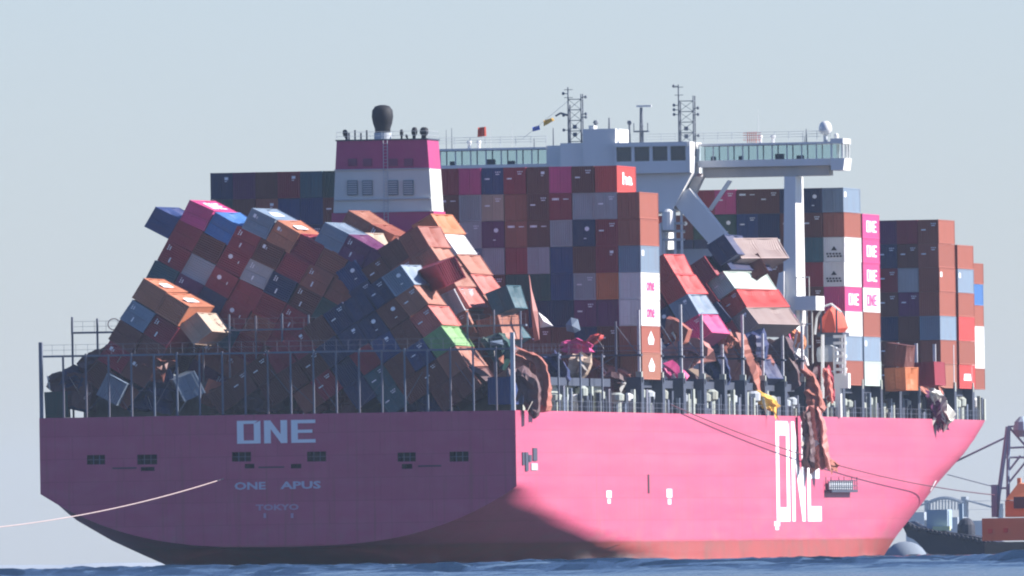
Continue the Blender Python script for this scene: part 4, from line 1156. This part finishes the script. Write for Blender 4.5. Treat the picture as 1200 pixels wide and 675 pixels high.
# ------------------------------------------------------------------ crushed containers and torn steel
def inboard(pts, Y, lim=23.9):
    """move a piece forward until it stands inside the deck edge"""
    while Y < 300 and max(at(p[0], p[1], Y).x for p in pts) > min(lim, hbf(Y, LZ)-1.6): Y += 1.5
    return Y
def crushed(name, pts, Y, w_, d_, mt, label, noise=.25, seed=1, nseg=5, cat='wreckage', rot=0.0, Ys=None, corr=True):
    """a buckled ribbed box swept along pixel points; w_ across the view, d_ in depth"""
    rg = random.Random(seed); P = []
    Yq = inboard(pts, Y) if not Ys else 0
    for i, p in enumerate(pts):
        v = atx(p[0], p[1], Ys[i]) if Ys else at(p[0], p[1], Yq)
        P.append(Vector((v.x, v.y, v.z)))
    if Ys:
        ym = P[0].y*.5+P[-1].y*.5
        if ym < 60: ym = min(ym, 9 if seed == 2 else 5)
        for p in P: p.y = ym+(p.y-ym)*(.35 if ym > 60 else .1)
        for i, p in enumerate(pts): v = at(p[0], p[1], P[i].y); P[i] = Vector((v.x, P[i].y, v.z))
    path = []
    for a, b in zip(P, P[1:]):
        m_ = max(2, int((b-a).length/.45))
        for k in range(m_): path.append(a.lerp(b, k/m_))
    path.append(P[-1]); n = len(path)
    prof = [(-.5, -.5), (-.3, -.5), (-.1, -.5), (.1, -.5), (.3, -.5), (.5, -.5), (.5, 0), (.5, .5), (0, .5), (-.5, .5), (-.5, 0)]
    K = 1+(n-1)//4+2
    low = [[Vector((rg.uniform(-1, 1), rg.uniform(-1, 1), rg.uniform(-1, 1)))*noise*1.25 for _ in prof] for _ in range(K)]
    fold = [rg.uniform(-.28, .28) for _ in range(K)]
    bm = bmesh.new(); rings = []
    for i, c in enumerate(path):
        d = (path[min(i+1, n-1)]-path[max(i-1, 0)]).normalized()
        side = Vector((d.z, 0, -d.x)); side = side.normalized() if side.length > .1 else Vector((1, 0, 0))
        dep = d.cross(side).normalized()
        ww = w_ if not isinstance(w_, (list, tuple)) else float(np.interp(i/(n-1), np.linspace(0, 1, len(w_)), w_))
        q_ = i/4; k0 = int(q_); t = q_-k0
        rib = .055 if i % 2 else -.055; ring = []
        for j, (a, b) in enumerate(prof):
            lo = low[k0][j].lerp(low[k0+1][j], t); fo = fold[k0]*(1-t)+fold[k0+1]*t
            bb = b + (fo if 0 < j < 5 and j % 2 else 0)
            q = c+side*(a*ww)+dep*(bb*d_)+lo+(side*(1 if a > 0 else -1)+dep*(1 if b > 0 else -1))*rib
            if i in (0, n-1): q += d*rg.uniform(-.55, .55)*min(1, ww/2)       # ragged ends
            ring.append(bm.verts.new(q))
        rings.append(ring)
    m_ = len(prof)
    for a, b in zip(rings, rings[1:]):
        for k in range(m_): bm.faces.new((a[k], a[(k+1) % m_], b[(k+1) % m_], b[k]))
    bm.faces.new(rings[0][::-1]); bm.faces.new(rings[-1])
    bmesh.ops.recalc_face_normals(bm, faces=bm.faces[:])
    me = bpy.data.meshes.new(name); bm.to_mesh(me); bm.free(); me.materials.append(mt)
    o = bpy.data.objects.new(name, me); COL.objects.link(o); tag(o, label, cat)
    for e in range(3 if n > 5 else 1):                          # torn strips of plate hanging off it
        c = rg.choice(path); wv = (w_ if not isinstance(w_, (list, tuple)) else w_[0])*.5
        p0 = c+Vector((rg.uniform(-wv, wv), -d_*.5-.05, rg.uniform(-.3, .3))); v1 = Vector((rg.uniform(-.5, .5), rg.uniform(-.5, 0), rg.uniform(-.2, .6))); v2 = Vector((rg.uniform(-.9, .9), rg.uniform(-.4, 0), rg.uniform(-1.6, -.5)))
        q = [p0, p0+v1, p0+v1*.6+v2, p0+v2*1.25]; tb = MB(); th_ = Vector((0, .05, 0))
        tb.hexa([q[0], q[1], q[1]+th_, q[0]+th_, q[3], q[2], q[2]+th_, q[3]+th_]); tb.build('torn_strip', mt if e else M_bare, o)
    return o
CB = CM
def sheet(name, pts, Y, mt, label, thick=.12, seed=0, lim=24.4, Ys=None, cat='wreckage', fold=.25):
    """a bent steel panel with real thickness; pts = outline in pixels"""
    rg = random.Random(seed); Y = inboard(pts, Y, lim)-1.0; P = [at(p[0], p[1], Y+rg.uniform(-fold, fold)*2) for i, p in enumerate(pts)]
    c = sum(P, Vector())/len(P) + Vector((0, -fold*2.2, 0)); k = len(P); mb = MB()
    F_ = [tuple(p) for p in P]+[tuple(c)]; B_ = [(p[0], p[1]+thick, p[2]) for p in F_]
    mb.v = F_+B_
    for i in range(k):
        j = (i+1) % k; mb.f.append((i, j, k)); mb.f.append((j+k+1, i+k+1, 2*k+1)); mb.f.append((j, i, i+k+1, j+k+1))
    o = mb.build(name, mt); tag(o, label, cat); return o
M_crb = mat('crushed_brown', (0.36, 0.13, 0.09), .6, dirt=.6, dscale=.9, dcol=(.20, .06, .05))
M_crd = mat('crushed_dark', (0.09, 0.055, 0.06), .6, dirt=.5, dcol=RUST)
M_crp = mat('crushed_pink', (0.46, 0.20, 0.17), .6, dirt=.6, dscale=1.2, dcol=(.22, .09, .07))
# starboard quarter
crushed('crushed_container', [(604, 418), (622, 428), (632, 450), (636, 483)], 13.0, [2.2, 2.8, 1.9, 1.1], 2.2, M_crb, 'brown buckled container standing beside starboard corner post', .22, 2, Ys=[24.0, 24.6, 25.2, 25.9])
crushed('crushed_container', [(608, 436), (620, 455), (622, 472), (627, 488)], 3.0, [1.2, 2.0, 1.5, .5], 2.0, M_crd, 'dark crushed container hanging over side by corner post', .28, 3, Ys=[25.4, 25.9, 26.2, 26.5])
sheet('torn_sheet', [(620, 322), (623, 340), (630, 365), (632, 398), (626, 400), (622, 360)], 30, M_crp, 'tall narrow brown torn panel standing beyond corner post')
sheet('torn_sheet', [(631, 366), (640, 373), (648, 382), (633, 384)], 28, CM['white'], 'small white torn panel beside tall brown one', seed=2)
crushed('crushed_container', [(660, 408), (676, 405), (692, 407)], 52, [1.0, 1.7, .9], 2.2, CM['magenta'], 'bright magenta crumpled container behind the side posts', .2, 4)
sheet('torn_sheet', [(663, 380), (669, 372), (677, 374), (680, 387), (674, 390), (664, 388)], 66, CM['grey blue'], 'grey blue dome shaped torn panel above the magenta wreck', seed=5)
crushed('crushed_container', [(681, 418), (679, 430), (674, 442)], 52, [2.2, 2.2, 1.5], 2.2, CM['beige'], 'beige crushed container below the magenta wreck', .2, 6)
crushed('crushed_container', [(692, 422), (706, 428), (722, 438), (739, 446)], 60, [1.0, 1.3, 1.6, 1.3], 2.4, M_crp, 'long brown crushed container sloping down before upright block', .25, 7)
crushed('crushed_container', [(690, 402), (700, 396), (703, 392)], 62, [.8, .9, .5], 1.5, CM['red'], 'small red crumpled wreck right of the magenta one', .2, 8)
crushed('crushed_container', [(700, 444), (716, 446), (735, 449)], 58, [1.3, 1.6, 1.2], 2.4, M_crd, 'dark crushed container flattened at foot of upright block', .3, 9)
crushed('crushed_container', [(640, 420), (655, 440), (658, 448)], 40, [2.4, 2.6, 1.8], 2.6, CM['navy'], 'navy crushed container left of the beige one', .2, 10)
# amidships
crushed('crushed_container', [(783, 386), (796, 392), (792, 400)], 100, [2.4, 2.8, 1.6], 2.2, M_crb, 'upper brown crushed container right of upright block', .3, 21)
crushed('crushed_container', [(786, 404), (800, 416), (816, 412), (828, 420)], 104, [2.6, 3.4, 2.6, 1.8], 2.6, M_crp, 'wide brown crushed container right of upright block', .4, 22)
crushed('crushed_container', [(782, 430), (792, 439), (800, 446)], 97, [1.3, 1.5, 1.0], 2.0, CM['magenta'], 'small pink crumpled wreck by foot of upright block', .3, 23)
sheet('torn_sheet', [(803, 430), (818, 433), (832, 441), (843, 455), (838, 458), (826, 449), (815, 447), (806, 438)], 108, CM['beige'], 'cream torn panel curling over deck edge amidships', seed=24)
crushed('crushed_container', [(800, 440), (815, 452), (808, 458)], 104, [1.4, 1.6, .7], 2.2, M_crd, 'dark crushed container under the cream panel', .3, 25)
crushed('crushed_container', [(832, 386), (848, 394), (858, 404)], 125, [1.0, 1.6, 1.6], 2.2, M_crb, 'brown crushed container below left leaning stack', .25, 26)
crushed('crushed_container', [(862, 398), (866, 420), (874, 440), (882, 458)], 128, [2.4, 3.0, 3.6, 2.4], 2.6, M_crb, 'tall brown crushed container amidships with its end torn', .3, 27)
crushed('crushed_container', [(874, 434), (890, 430), (903, 428)], 130, [3.2, 3.0, 2.0], 2.4, M_crp, 'pinkish crushed container lying right of the tall brown one', .28, 28)
crushed('crushed_container', [(838, 424), (846, 444), (848, 452)], 116, [2.6, 2.4, 1.6], 2.4, CM['navy'], 'navy crushed container amidships between the posts', .25, 29)
crushed('crushed_container', [(880, 392), (884, 412), (884, 424)], 132, [2.6, 2.8, 2.0], 2.4, CM['navy'], 'upper navy crushed container behind brown wreckage', .25, 30)
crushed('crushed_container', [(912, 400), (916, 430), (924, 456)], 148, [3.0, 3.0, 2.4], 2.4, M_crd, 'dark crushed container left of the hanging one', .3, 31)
crushed('crushed_container', [(888, 462), (896, 470), (906, 476)], 131, [1.1, 1.3, .8], 1.2, M_yellow, 'yellow crumpled scrap at deck edge amidships', .2, 32, Ys=[25.3, 25.5, 25.7])
sheet('torn_sheet', [(888, 456), (893, 460), (899, 474), (893, 480), (887, 470)], 130, M_bare, 'pale torn panel beside the yellow scrap', seed=33, lim=26.0)
crushed('crushed_container', [(914, 388), (924, 388), (932, 392)], 165, [.9, 1.1, .8], 1.4, CM['orange'], 'orange crumpled wreck beside the white leg', .15, 34)
crushed('crushed_container', [(933, 392), (939, 400), (938, 408)], 170, [1.1, 1.4, .8], 1.4, M_orange, 'amber crumpled bundle hanging right of orange wreck', .15, 35)
sheet('torn_sheet', [(930, 412), (938, 411), (946, 420), (949, 431), (941, 427), (932, 418)], 165, CM['white'], 'white torn panel above the hanging container', seed=36)
crushed('crushed_container', [(907, 379), (918, 373), (930, 382)], 140, [1.3, 2.0, 1.3], 2.2, CM['magenta'], 'hot pink crumpled container end at foot of right leaning stack', .18, 39)
# the long container hanging over the side
crushed('hanging_container', [(934, 434), (946, 446), (955, 462), (958, 482)], 0, [1.6, 1.9, 1.5, 2.0], 2.0, M_crb, 'upper twisted brown container folded over the deck edge', .2, 41, Ys=[24.2, 25.0, 26.4, 26.8], cat='wreckage')
ha = crushed('hanging_container', [(953, 478), (956, 505), (958, 530), (960, 546)], 0, [1.2, 1.7, 2.1, 2.4], 2.2, M_crp, 'long crushed container hanging down over big hull letters', .22, 42, Ys=[26.7, 26.9, 26.9, 26.9])
crushed('torn_flap', [(944, 484), (946, 515), (948, 546)], 0, [.8, 1.0, 1.3], 1.4, M_crd, 'dark flap along left edge of hanging container', .2, 43, Ys=[26.6]*3)
crushed('torn_flap', [(962, 536), (970, 541), (978, 545)], 0, [.9, .9, .7], 1.4, M_crb, 'brown end flap jutting right from hanging container foot', .2, 44, Ys=[27.2]*3)
crushed('crushed_container', [(966, 430), (971, 455), (972, 485)], 192, [1.2, 1.6, 1.1], 1.8, CM['maroon'], 'maroon crushed strip hanging between white posts', .2, 45)
crushed('crushed_container', [(968, 434), (970, 450), (974, 470)], 185, [.7, .8, .5], 1.0, CM['coral'], 'pink crumpled strip beside the maroon one', .15, 46, Ys=[25.0, 25.2, 25.4])
crushed('crushed_container', [(944, 470), (938, 440), (944, 425)], 175, [2.4, 3.4, 2.0], 2.4, M_crd, 'dark crushed container behind the hanging one', .3, 47)
# near the bow
crushed('crushed_container', [(1066, 448), (1082, 450), (1098, 456), (1102, 466)], 0, [1.6, 2.0, 1.8, .8], 2.2, M_crb, 'brown crushed container on deck edge near bow', .22, 51, Ys=[23.5, 24.2, 24.8, 25.4])
crushed('crushed_container', [(1092, 466), (1098, 482), (1106, 498)], 0, [1.4, 1.5, .6], 2.0, CM['purple'], 'dark purple crushed container tipping over side near bow', .25, 52, Ys=[25.9]*3)
crushed('torn_insulation', [(1094, 460), (1101, 466), (1105, 480), (1112, 492), (1110, 500)], 0, [.7, 1.0, 1.2, 1.4, .5], 1.2, M_bare, 'pale shredded insulation spilling over side near bow', .4, 53, Ys=[26.4]*5)
# twisted cargo at the port quarter behind the rail
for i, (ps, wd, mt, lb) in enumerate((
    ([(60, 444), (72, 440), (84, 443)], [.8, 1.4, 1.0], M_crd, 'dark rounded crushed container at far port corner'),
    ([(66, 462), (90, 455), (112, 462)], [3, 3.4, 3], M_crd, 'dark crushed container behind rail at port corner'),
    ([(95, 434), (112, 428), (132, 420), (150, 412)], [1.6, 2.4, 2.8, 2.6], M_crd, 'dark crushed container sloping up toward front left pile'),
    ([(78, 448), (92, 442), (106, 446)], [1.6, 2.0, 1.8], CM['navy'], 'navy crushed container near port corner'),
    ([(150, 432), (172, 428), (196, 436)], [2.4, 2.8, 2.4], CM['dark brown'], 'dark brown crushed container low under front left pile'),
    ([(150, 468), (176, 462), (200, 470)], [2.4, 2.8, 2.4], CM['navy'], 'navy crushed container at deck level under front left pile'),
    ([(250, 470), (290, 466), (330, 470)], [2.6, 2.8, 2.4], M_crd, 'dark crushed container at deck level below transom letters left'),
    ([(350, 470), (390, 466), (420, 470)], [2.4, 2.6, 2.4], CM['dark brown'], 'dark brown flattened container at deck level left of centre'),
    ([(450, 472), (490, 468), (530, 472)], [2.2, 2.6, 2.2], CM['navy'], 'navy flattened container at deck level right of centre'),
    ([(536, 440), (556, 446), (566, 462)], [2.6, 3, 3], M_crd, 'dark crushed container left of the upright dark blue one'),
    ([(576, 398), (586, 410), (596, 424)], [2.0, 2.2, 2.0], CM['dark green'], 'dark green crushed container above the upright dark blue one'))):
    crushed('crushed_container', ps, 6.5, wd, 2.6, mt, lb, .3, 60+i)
for i, (pl, lb, cn) in enumerate((
    ([(574, 400), (588, 398), (590, 404), (576, 405)], 'pale flat torn panel highest by starboard corner', 'grey blue'),
    ([(573, 408), (582, 404), (598, 414), (600, 418), (580, 418)], 'light grey torn panel left of starboard corner post', 'light grey'),
    ([(584, 420), (590, 416), (590, 426), (585, 430)], 'small pink torn panel near starboard corner', 'rusty brown'))):
    sheet('torn_sheet', pl, 3.1, CM[cn], lb, seed=80+i)

# wire ring and bent rails at port quarter
rg_ = MB()
for i in range(14):
    a = 2*math.pi*i/14; b = 2*math.pi*(i+1)/14; c = at(133.5, 380, 16)
    rg_.bar((c.x+.65*math.cos(a), 16, c.z+.6*math.sin(a)), (c.x+.65*math.cos(b), 16, c.z+.6*math.sin(b)), .05, 4)
tag(rg_.build('wire_hoop', M_crp), 'bent pinkish wire hoop on upper port walkway', 'wire')

# boat under red cover by the bridge leg
def covered_boat():
    Yb = 214.5; c = at(976, 376, Yb)
    root = empty('covered_lifeboat', (c.x, Yb, c.z-1.7)); tag(root, 'bright red covered lifeboat beside the white bridge leg', 'lifeboat')
    mb = MB(); prof = [(0, -1.3, .0), (.25, -1.6, .5), (.5, -1.75, .9), (.75, -1.6, .5), (1, -1.2, .0)]
    n = 9; rings = []
    bm = bmesh.new()
    for i in range(n):
        t = i/(n-1); y = -2.2+4.4*t; s = math.sin(math.pi*(.12+.76*t))
        ring = [bm.verts.new((x*s, y, z*(.75+.25*s))) for x, z in ((-1.7, .9), (-1.25, 2.1), (-.45, 3.1), (.2, 3.5), (.8, 3.1), (1.4, 2.0), (1.75, .9), (1.3, .35), (0, .1), (-1.3, .35))]
        rings.append(ring)
    for a, b in zip(rings, rings[1:]):
        for k in range(10): bm.faces.new((a[k], a[(k+1) % 10], b[(k+1) % 10], b[k]))
    bm.faces.new(rings[0][::-1]); bm.faces.new(rings[-1]); bmesh.ops.recalc_face_normals(bm, faces=bm.faces[:])
    me = bpy.data.meshes.new('cover'); bm.to_mesh(me); bm.free(); me.materials.append(M_red)
    o = bpy.data.objects.new('cover', me); COL.objects.link(o); o.parent = root
    MB().box(-1.5, 1.5, -2.3, 2.3, -.1, .35).box(-1.1, -.9, -2.4, -2.25, .35, 3.2).box(.7, .9, -2.4, -2.25, .35, 3.0).build('cradle', M_dark, root)
    return root
covered_boat()
dv = MB(); q = at(962, 356, 211); 
pts = [at(x, y, 211) for x, y in ((955, 392), (957, 372), (964, 360), (974, 356), (986, 366))]
for a, b in zip(pts, pts[1:]): dv.bar(a, b, .14)
dv.bar(at(964, 392, 211), at(964, 470, 211), .2); dv.bar(at(990, 392, 211), at(990, 440, 211), .14)
dv.build('davit', M_white, ship)
MB().lathe(tuple(at(970, 424, 213)), [(1.2, 0), (1.3, .8), (1.2, 1.6), (.5, 1.9)], 14).build('winch_drum', M_grey, ship)

# ------------------------------------------------------------------ ropes
def rope(name, a, b, sag, r, mt, label, n=24):
    a, b = Vector(a), Vector(b); mb = MB(); prev = a
    for i in range(1, n+1):
        t = i/n; p = a.lerp(b, t)+Vector((0, 0, -4*sag*t*(1-t))); mb.bar(prev, p, r, 5); prev = p
    tag(mb.build(name, mt), label, 'rope')
a_ = at(262, 561, 0); b_ = at(-60, 623, -160)
rope('towing_rope', (a_.x, -.05, a_.z), b_, .9, .055, M_rope, 'pale rope running out to the left from the stern')
a2 = atx(786, 474, 25.9); b2 = at(1165.5, 580, 317.8)
rope('towing_rope', a2, b2, 1.6, .065, M_rope_d, 'thin dark rope crossing starboard side toward distant tug')

# foam along the waterline
M_foam = mat('foam', (0.85, 0.88, 0.88), .8, dirt=.1)
fr = random.Random(9); fm = MB()
for i in range(520):
    Y = 55+fr.random()**.8*190 if fr.random() < .8 else fr.uniform(5, 300); x = hba(Y, 0)*hbf(Y, 0)/25.5+fr.uniform(.05, 1.5); s = fr.uniform(.25, .85)*(1.0 if Y < 130 else .7)
    c = Vector((x, Y, fr.uniform(-.03, .12)))
    k = len(fm.v); 
    for dz, rr_ in ((0, 1), (.16, .7), (.24, .25)):
        for j in range(6): t = j*math.pi/3+i; fm.v.append((c.x+s*rr_*math.cos(t)*.7, c.y+s*2.2*rr_*math.sin(t), c.z+s*dz*1.6))
    for r_ in range(2):
        for j in range(6): fm.f.append((k+r_*6+j, k+r_*6+(j+1) % 6, k+(r_+1)*6+(j+1) % 6, k+(r_+1)*6+j))
    fm.f.append(tuple(k+12+j for j in range(6)))
fm.build('wash_foam', M_foam, kind='stuff', label='white wash breaking along the starboard waterline')

# ------------------------------------------------------------------ distant craft and port
def pbox(mb, x0, y0, x1, y1, Y, dep):
    a = at(x0, y1, Y); b = at(x1, y0, Y); mb.box(a.x, b.x, Y, Y+dep, a.z, b.z); return mb
M_tug = mat('tug_black', (0.03, 0.035, 0.05), .7, dirt=.4)
def tug():
    Y = 620
    root = empty('tug_boat', tuple(at(1120, 650, Y))); root.location.z = 0; rl_ = root.location.copy()
    tag(root, 'low dark tug boat lying just beyond the bow', 'tug')
    def P(mb, n, mt):
        o = mb.build(n, mt, root); o.matrix_parent_inverse = Matrix.Translation(-rl_); return o
    top = [(1056, 614), (1064, 612), (1072, 617), (1084, 618), (1096, 621), (1110, 624), (1124, 626), (1140, 629), (1156, 633), (1174, 637)]
    bot = [(1063, 629), (1070, 632), (1077, 638), (1085, 647), (1096, 654), (1110, 654), (1124, 654), (1140, 654), (1156, 654), (1172, 654)]
    bm = bmesh.new(); rg = random.Random(8); A = []
    for t, b in zip(top, bot):
        va = at(t[0], t[1]+rg.uniform(-1.2, 1.2), Y); vb = at(b[0], b[1], Y)
        A.append([bm.verts.new((va.x, Y+rg.uniform(-.1, .1), va.z)), bm.verts.new((vb.x, Y+.3, vb.z)), bm.verts.new((vb.x, Y+7, vb.z)), bm.verts.new((va.x, Y+7.5, va.z))])
    for a, b in zip(A, A[1:]):
        for k in range(4): bm.faces.new((a[k], a[(k+1) % 4], b[(k+1) % 4], b[k]))
    bm.faces.new(A[0]); bm.faces.new(A[-1][::-1]); bmesh.ops.recalc_face_normals(bm, faces=bm.faces[:])
    me = bpy.data.meshes.new('tug_hull'); bm.to_mesh(me); bm.free(); me.materials.append(M_tug)
    o = bpy.data.objects.new('tug_hull', me); COL.objects.link(o); o.parent = root; o.matrix_parent_inverse = Matrix.Translation(-rl_)
    fd = MB()
    for i in range(22):
        px = 1060+i*5.2; py = np.interp(px, [t[0] for t in top], [t[1] for t in top])+3; c = at(px, py, Y-.4); fd.lathe(tuple(c), [(.26, -.15), (.32, 0), (.26, .15)], 10, 'Y')
    P(fd, 'tyre_fender', M_tug)
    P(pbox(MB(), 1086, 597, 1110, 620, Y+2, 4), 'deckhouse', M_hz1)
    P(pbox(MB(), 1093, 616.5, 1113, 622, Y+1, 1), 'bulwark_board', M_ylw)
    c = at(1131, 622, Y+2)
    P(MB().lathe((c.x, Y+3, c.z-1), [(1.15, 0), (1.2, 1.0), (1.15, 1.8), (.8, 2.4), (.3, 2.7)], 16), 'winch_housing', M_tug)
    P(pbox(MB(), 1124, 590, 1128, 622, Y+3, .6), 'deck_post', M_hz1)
M_hz1 = mat('hazed_grey', (0.28, 0.37, 0.44), .7, dirt=.05); M_ylw = mat('far_yellow', (0.55, 0.62, 0.35), .7)  # the grey is pale and bluish, haze put into its colour
tug()
def red_vessel():
    Y = 314
    root = empty('salvage_vessel', tuple(at(1185, 650, Y))); root.location.z = 0; rl_ = root.location.copy()
    tag(root, 'orange workboat with lattice crane at right edge', 'workboat')
    def P(mb, n, mt):
        o = mb.build(n, mt, root); o.matrix_parent_inverse = Matrix.Translation(-rl_); return o
    P(pbox(MB(), 1154, 634, 1245, 656, Y, 14), 'vessel_hull', M_grn)
    h = MB(); pbox(h, 1151, 606, 1245, 634, Y+.3, 12); P(h, 'bulwark', M_orange)
    P(pbox(MB(), 1178, 586, 1235, 606, Y+2, 8), 'deckhouse', M_orange)
    q = [at(x, y, Y+2.2) for x, y in ((1178, 586), (1235, 586), (1215, 570), (1192, 566))]
    P(MB().hexa([(q[0].x, Y+2.2, q[0].z), (q[1].x, Y+2.2, q[1].z), (q[1].x, Y+9, q[1].z), (q[0].x, Y+9, q[0].z), (q[3].x, Y+3, q[3].z), (q[2].x, Y+3, q[2].z), (q[2].x, Y+8, q[2].z), (q[3].x, Y+8, q[3].z)]), 'wheelhouse', M_orange)
    P(pbox(MB(), 1188, 582, 1204, 596, Y+1.7, .2), 'window', M_wglass)
    P(pbox(MB(), 1158, 620, 1163, 625, Y+.1, .15), 'porthole', M_red); P(pbox(MB(), 1176, 619, 1181, 624, Y+.1, .15), 'porthole', M_red)
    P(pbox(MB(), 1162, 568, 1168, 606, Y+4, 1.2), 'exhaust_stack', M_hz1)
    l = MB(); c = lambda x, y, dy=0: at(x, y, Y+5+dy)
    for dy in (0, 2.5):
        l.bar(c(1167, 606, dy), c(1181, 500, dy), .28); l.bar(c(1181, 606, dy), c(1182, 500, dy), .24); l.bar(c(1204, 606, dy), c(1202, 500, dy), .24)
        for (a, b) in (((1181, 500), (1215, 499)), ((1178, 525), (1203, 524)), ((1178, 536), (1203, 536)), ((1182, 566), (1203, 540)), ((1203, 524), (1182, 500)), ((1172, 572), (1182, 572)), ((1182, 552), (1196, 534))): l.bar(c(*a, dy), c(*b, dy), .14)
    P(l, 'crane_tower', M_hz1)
    P(MB().lathe(tuple(c(1198, 512)), [(.6, 0), (1.1, .8), (.9, 1.8), (.3, 2.4)], 10), 'crane_sheave', M_hz1)
    P(MB().bar(c(1167, 571), c(1110, 556), .07).bar(c(1180, 512), c(1080, 560), .13), 'crane_stay', M_hz1)
    P(pbox(MB(), 1192, 560, 1196, 570, Y+5, .5), 'mast_lamp', M_orange)
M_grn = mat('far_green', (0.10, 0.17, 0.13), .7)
red_vessel()
# pale rounded mooring buoy
c = at(1061, 650, 420); 
by = MB().lathe((0, 0, 0), [(2.75, -.6), (2.75, .15), (2.5, .8), (2.05, 1.4), (1.4, 1.9), (.7, 2.15), (.2, 2.2)], 28).build('mooring_buoy', M_hz2 if False else mat('buoy_grey', (0.20, 0.24, 0.28), .9, spec=.1), smooth=True)
by.location = (c.x, 420, 0); tag(by, 'large pale grey domed buoy floating below the bow', 'buoy')
# far shore, hazy
def far(Y):
    mbb = lambda: MB()
    g = 'far harbour structures beyond the bow'
    br = MB(); 
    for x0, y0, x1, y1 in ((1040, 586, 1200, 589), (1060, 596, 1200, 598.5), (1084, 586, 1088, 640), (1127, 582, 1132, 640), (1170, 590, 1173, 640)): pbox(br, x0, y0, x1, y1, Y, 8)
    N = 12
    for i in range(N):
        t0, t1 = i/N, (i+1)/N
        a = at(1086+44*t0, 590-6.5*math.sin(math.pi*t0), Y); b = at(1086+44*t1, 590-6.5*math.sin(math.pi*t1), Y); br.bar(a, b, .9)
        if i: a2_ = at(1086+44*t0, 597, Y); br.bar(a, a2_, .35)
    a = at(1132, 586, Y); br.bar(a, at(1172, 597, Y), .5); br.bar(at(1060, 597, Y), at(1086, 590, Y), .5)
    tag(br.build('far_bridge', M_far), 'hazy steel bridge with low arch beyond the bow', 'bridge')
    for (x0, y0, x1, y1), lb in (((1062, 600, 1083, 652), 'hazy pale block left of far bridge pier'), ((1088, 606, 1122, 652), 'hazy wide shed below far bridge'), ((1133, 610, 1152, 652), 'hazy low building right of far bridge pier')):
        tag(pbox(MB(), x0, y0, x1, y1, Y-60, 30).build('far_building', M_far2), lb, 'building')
    hl = MB(); rg = random.Random(2); N2 = 90; prev = None
    for i in range(N2+1):
        px = -60+i*15; v = at(px, 660, Y); h = 1.6+.9*math.sin(i*.23)+.6*math.sin(i*.61+1)+.25*rg.random()
        cur = [(v.x, Y, -.5), (v.x, Y+60, h), (v.x, Y+200, h*.9), (v.x, Y+260, -.5)]
        if prev:
            for k in range(3): hl.quad(prev[k], cur[k], cur[k+1], prev[k+1])
        prev = cur
    o = hl.build('far_shore', M_far2); o['kind'] = 'structure'
M_far = mat('hazed_steel', (0.22, 0.25, 0.27), .8); M_far2 = mat('hazed_block', (0.30, 0.34, 0.36), .8)  # pale tones, part of the distance haze put into the colour
far(8600)

# ------------------------------------------------------------------ haze: one closed box round everything
hz = MB().box(-12600, 12600, -3600, 12200, -1.6, 72).build('haze', None)
M = bpy.data.materials.new('haze_air'); M.use_nodes = True; n = M.node_tree.nodes; l = M.node_tree.links
n.remove(n['Principled BSDF']); pv = n.new('ShaderNodeVolumePrincipled'); pv.inputs['Density'].default_value = 2.2e-5
pv.inputs['Color'].default_value = (0.62, 0.80, 1.0, 1); pv.inputs['Anisotropy'].default_value = 0.0
l.new(pv.outputs[0], n['Material Output'].inputs['Volume']); hz.data.materials.append(M); hz['kind'] = 'stuff'
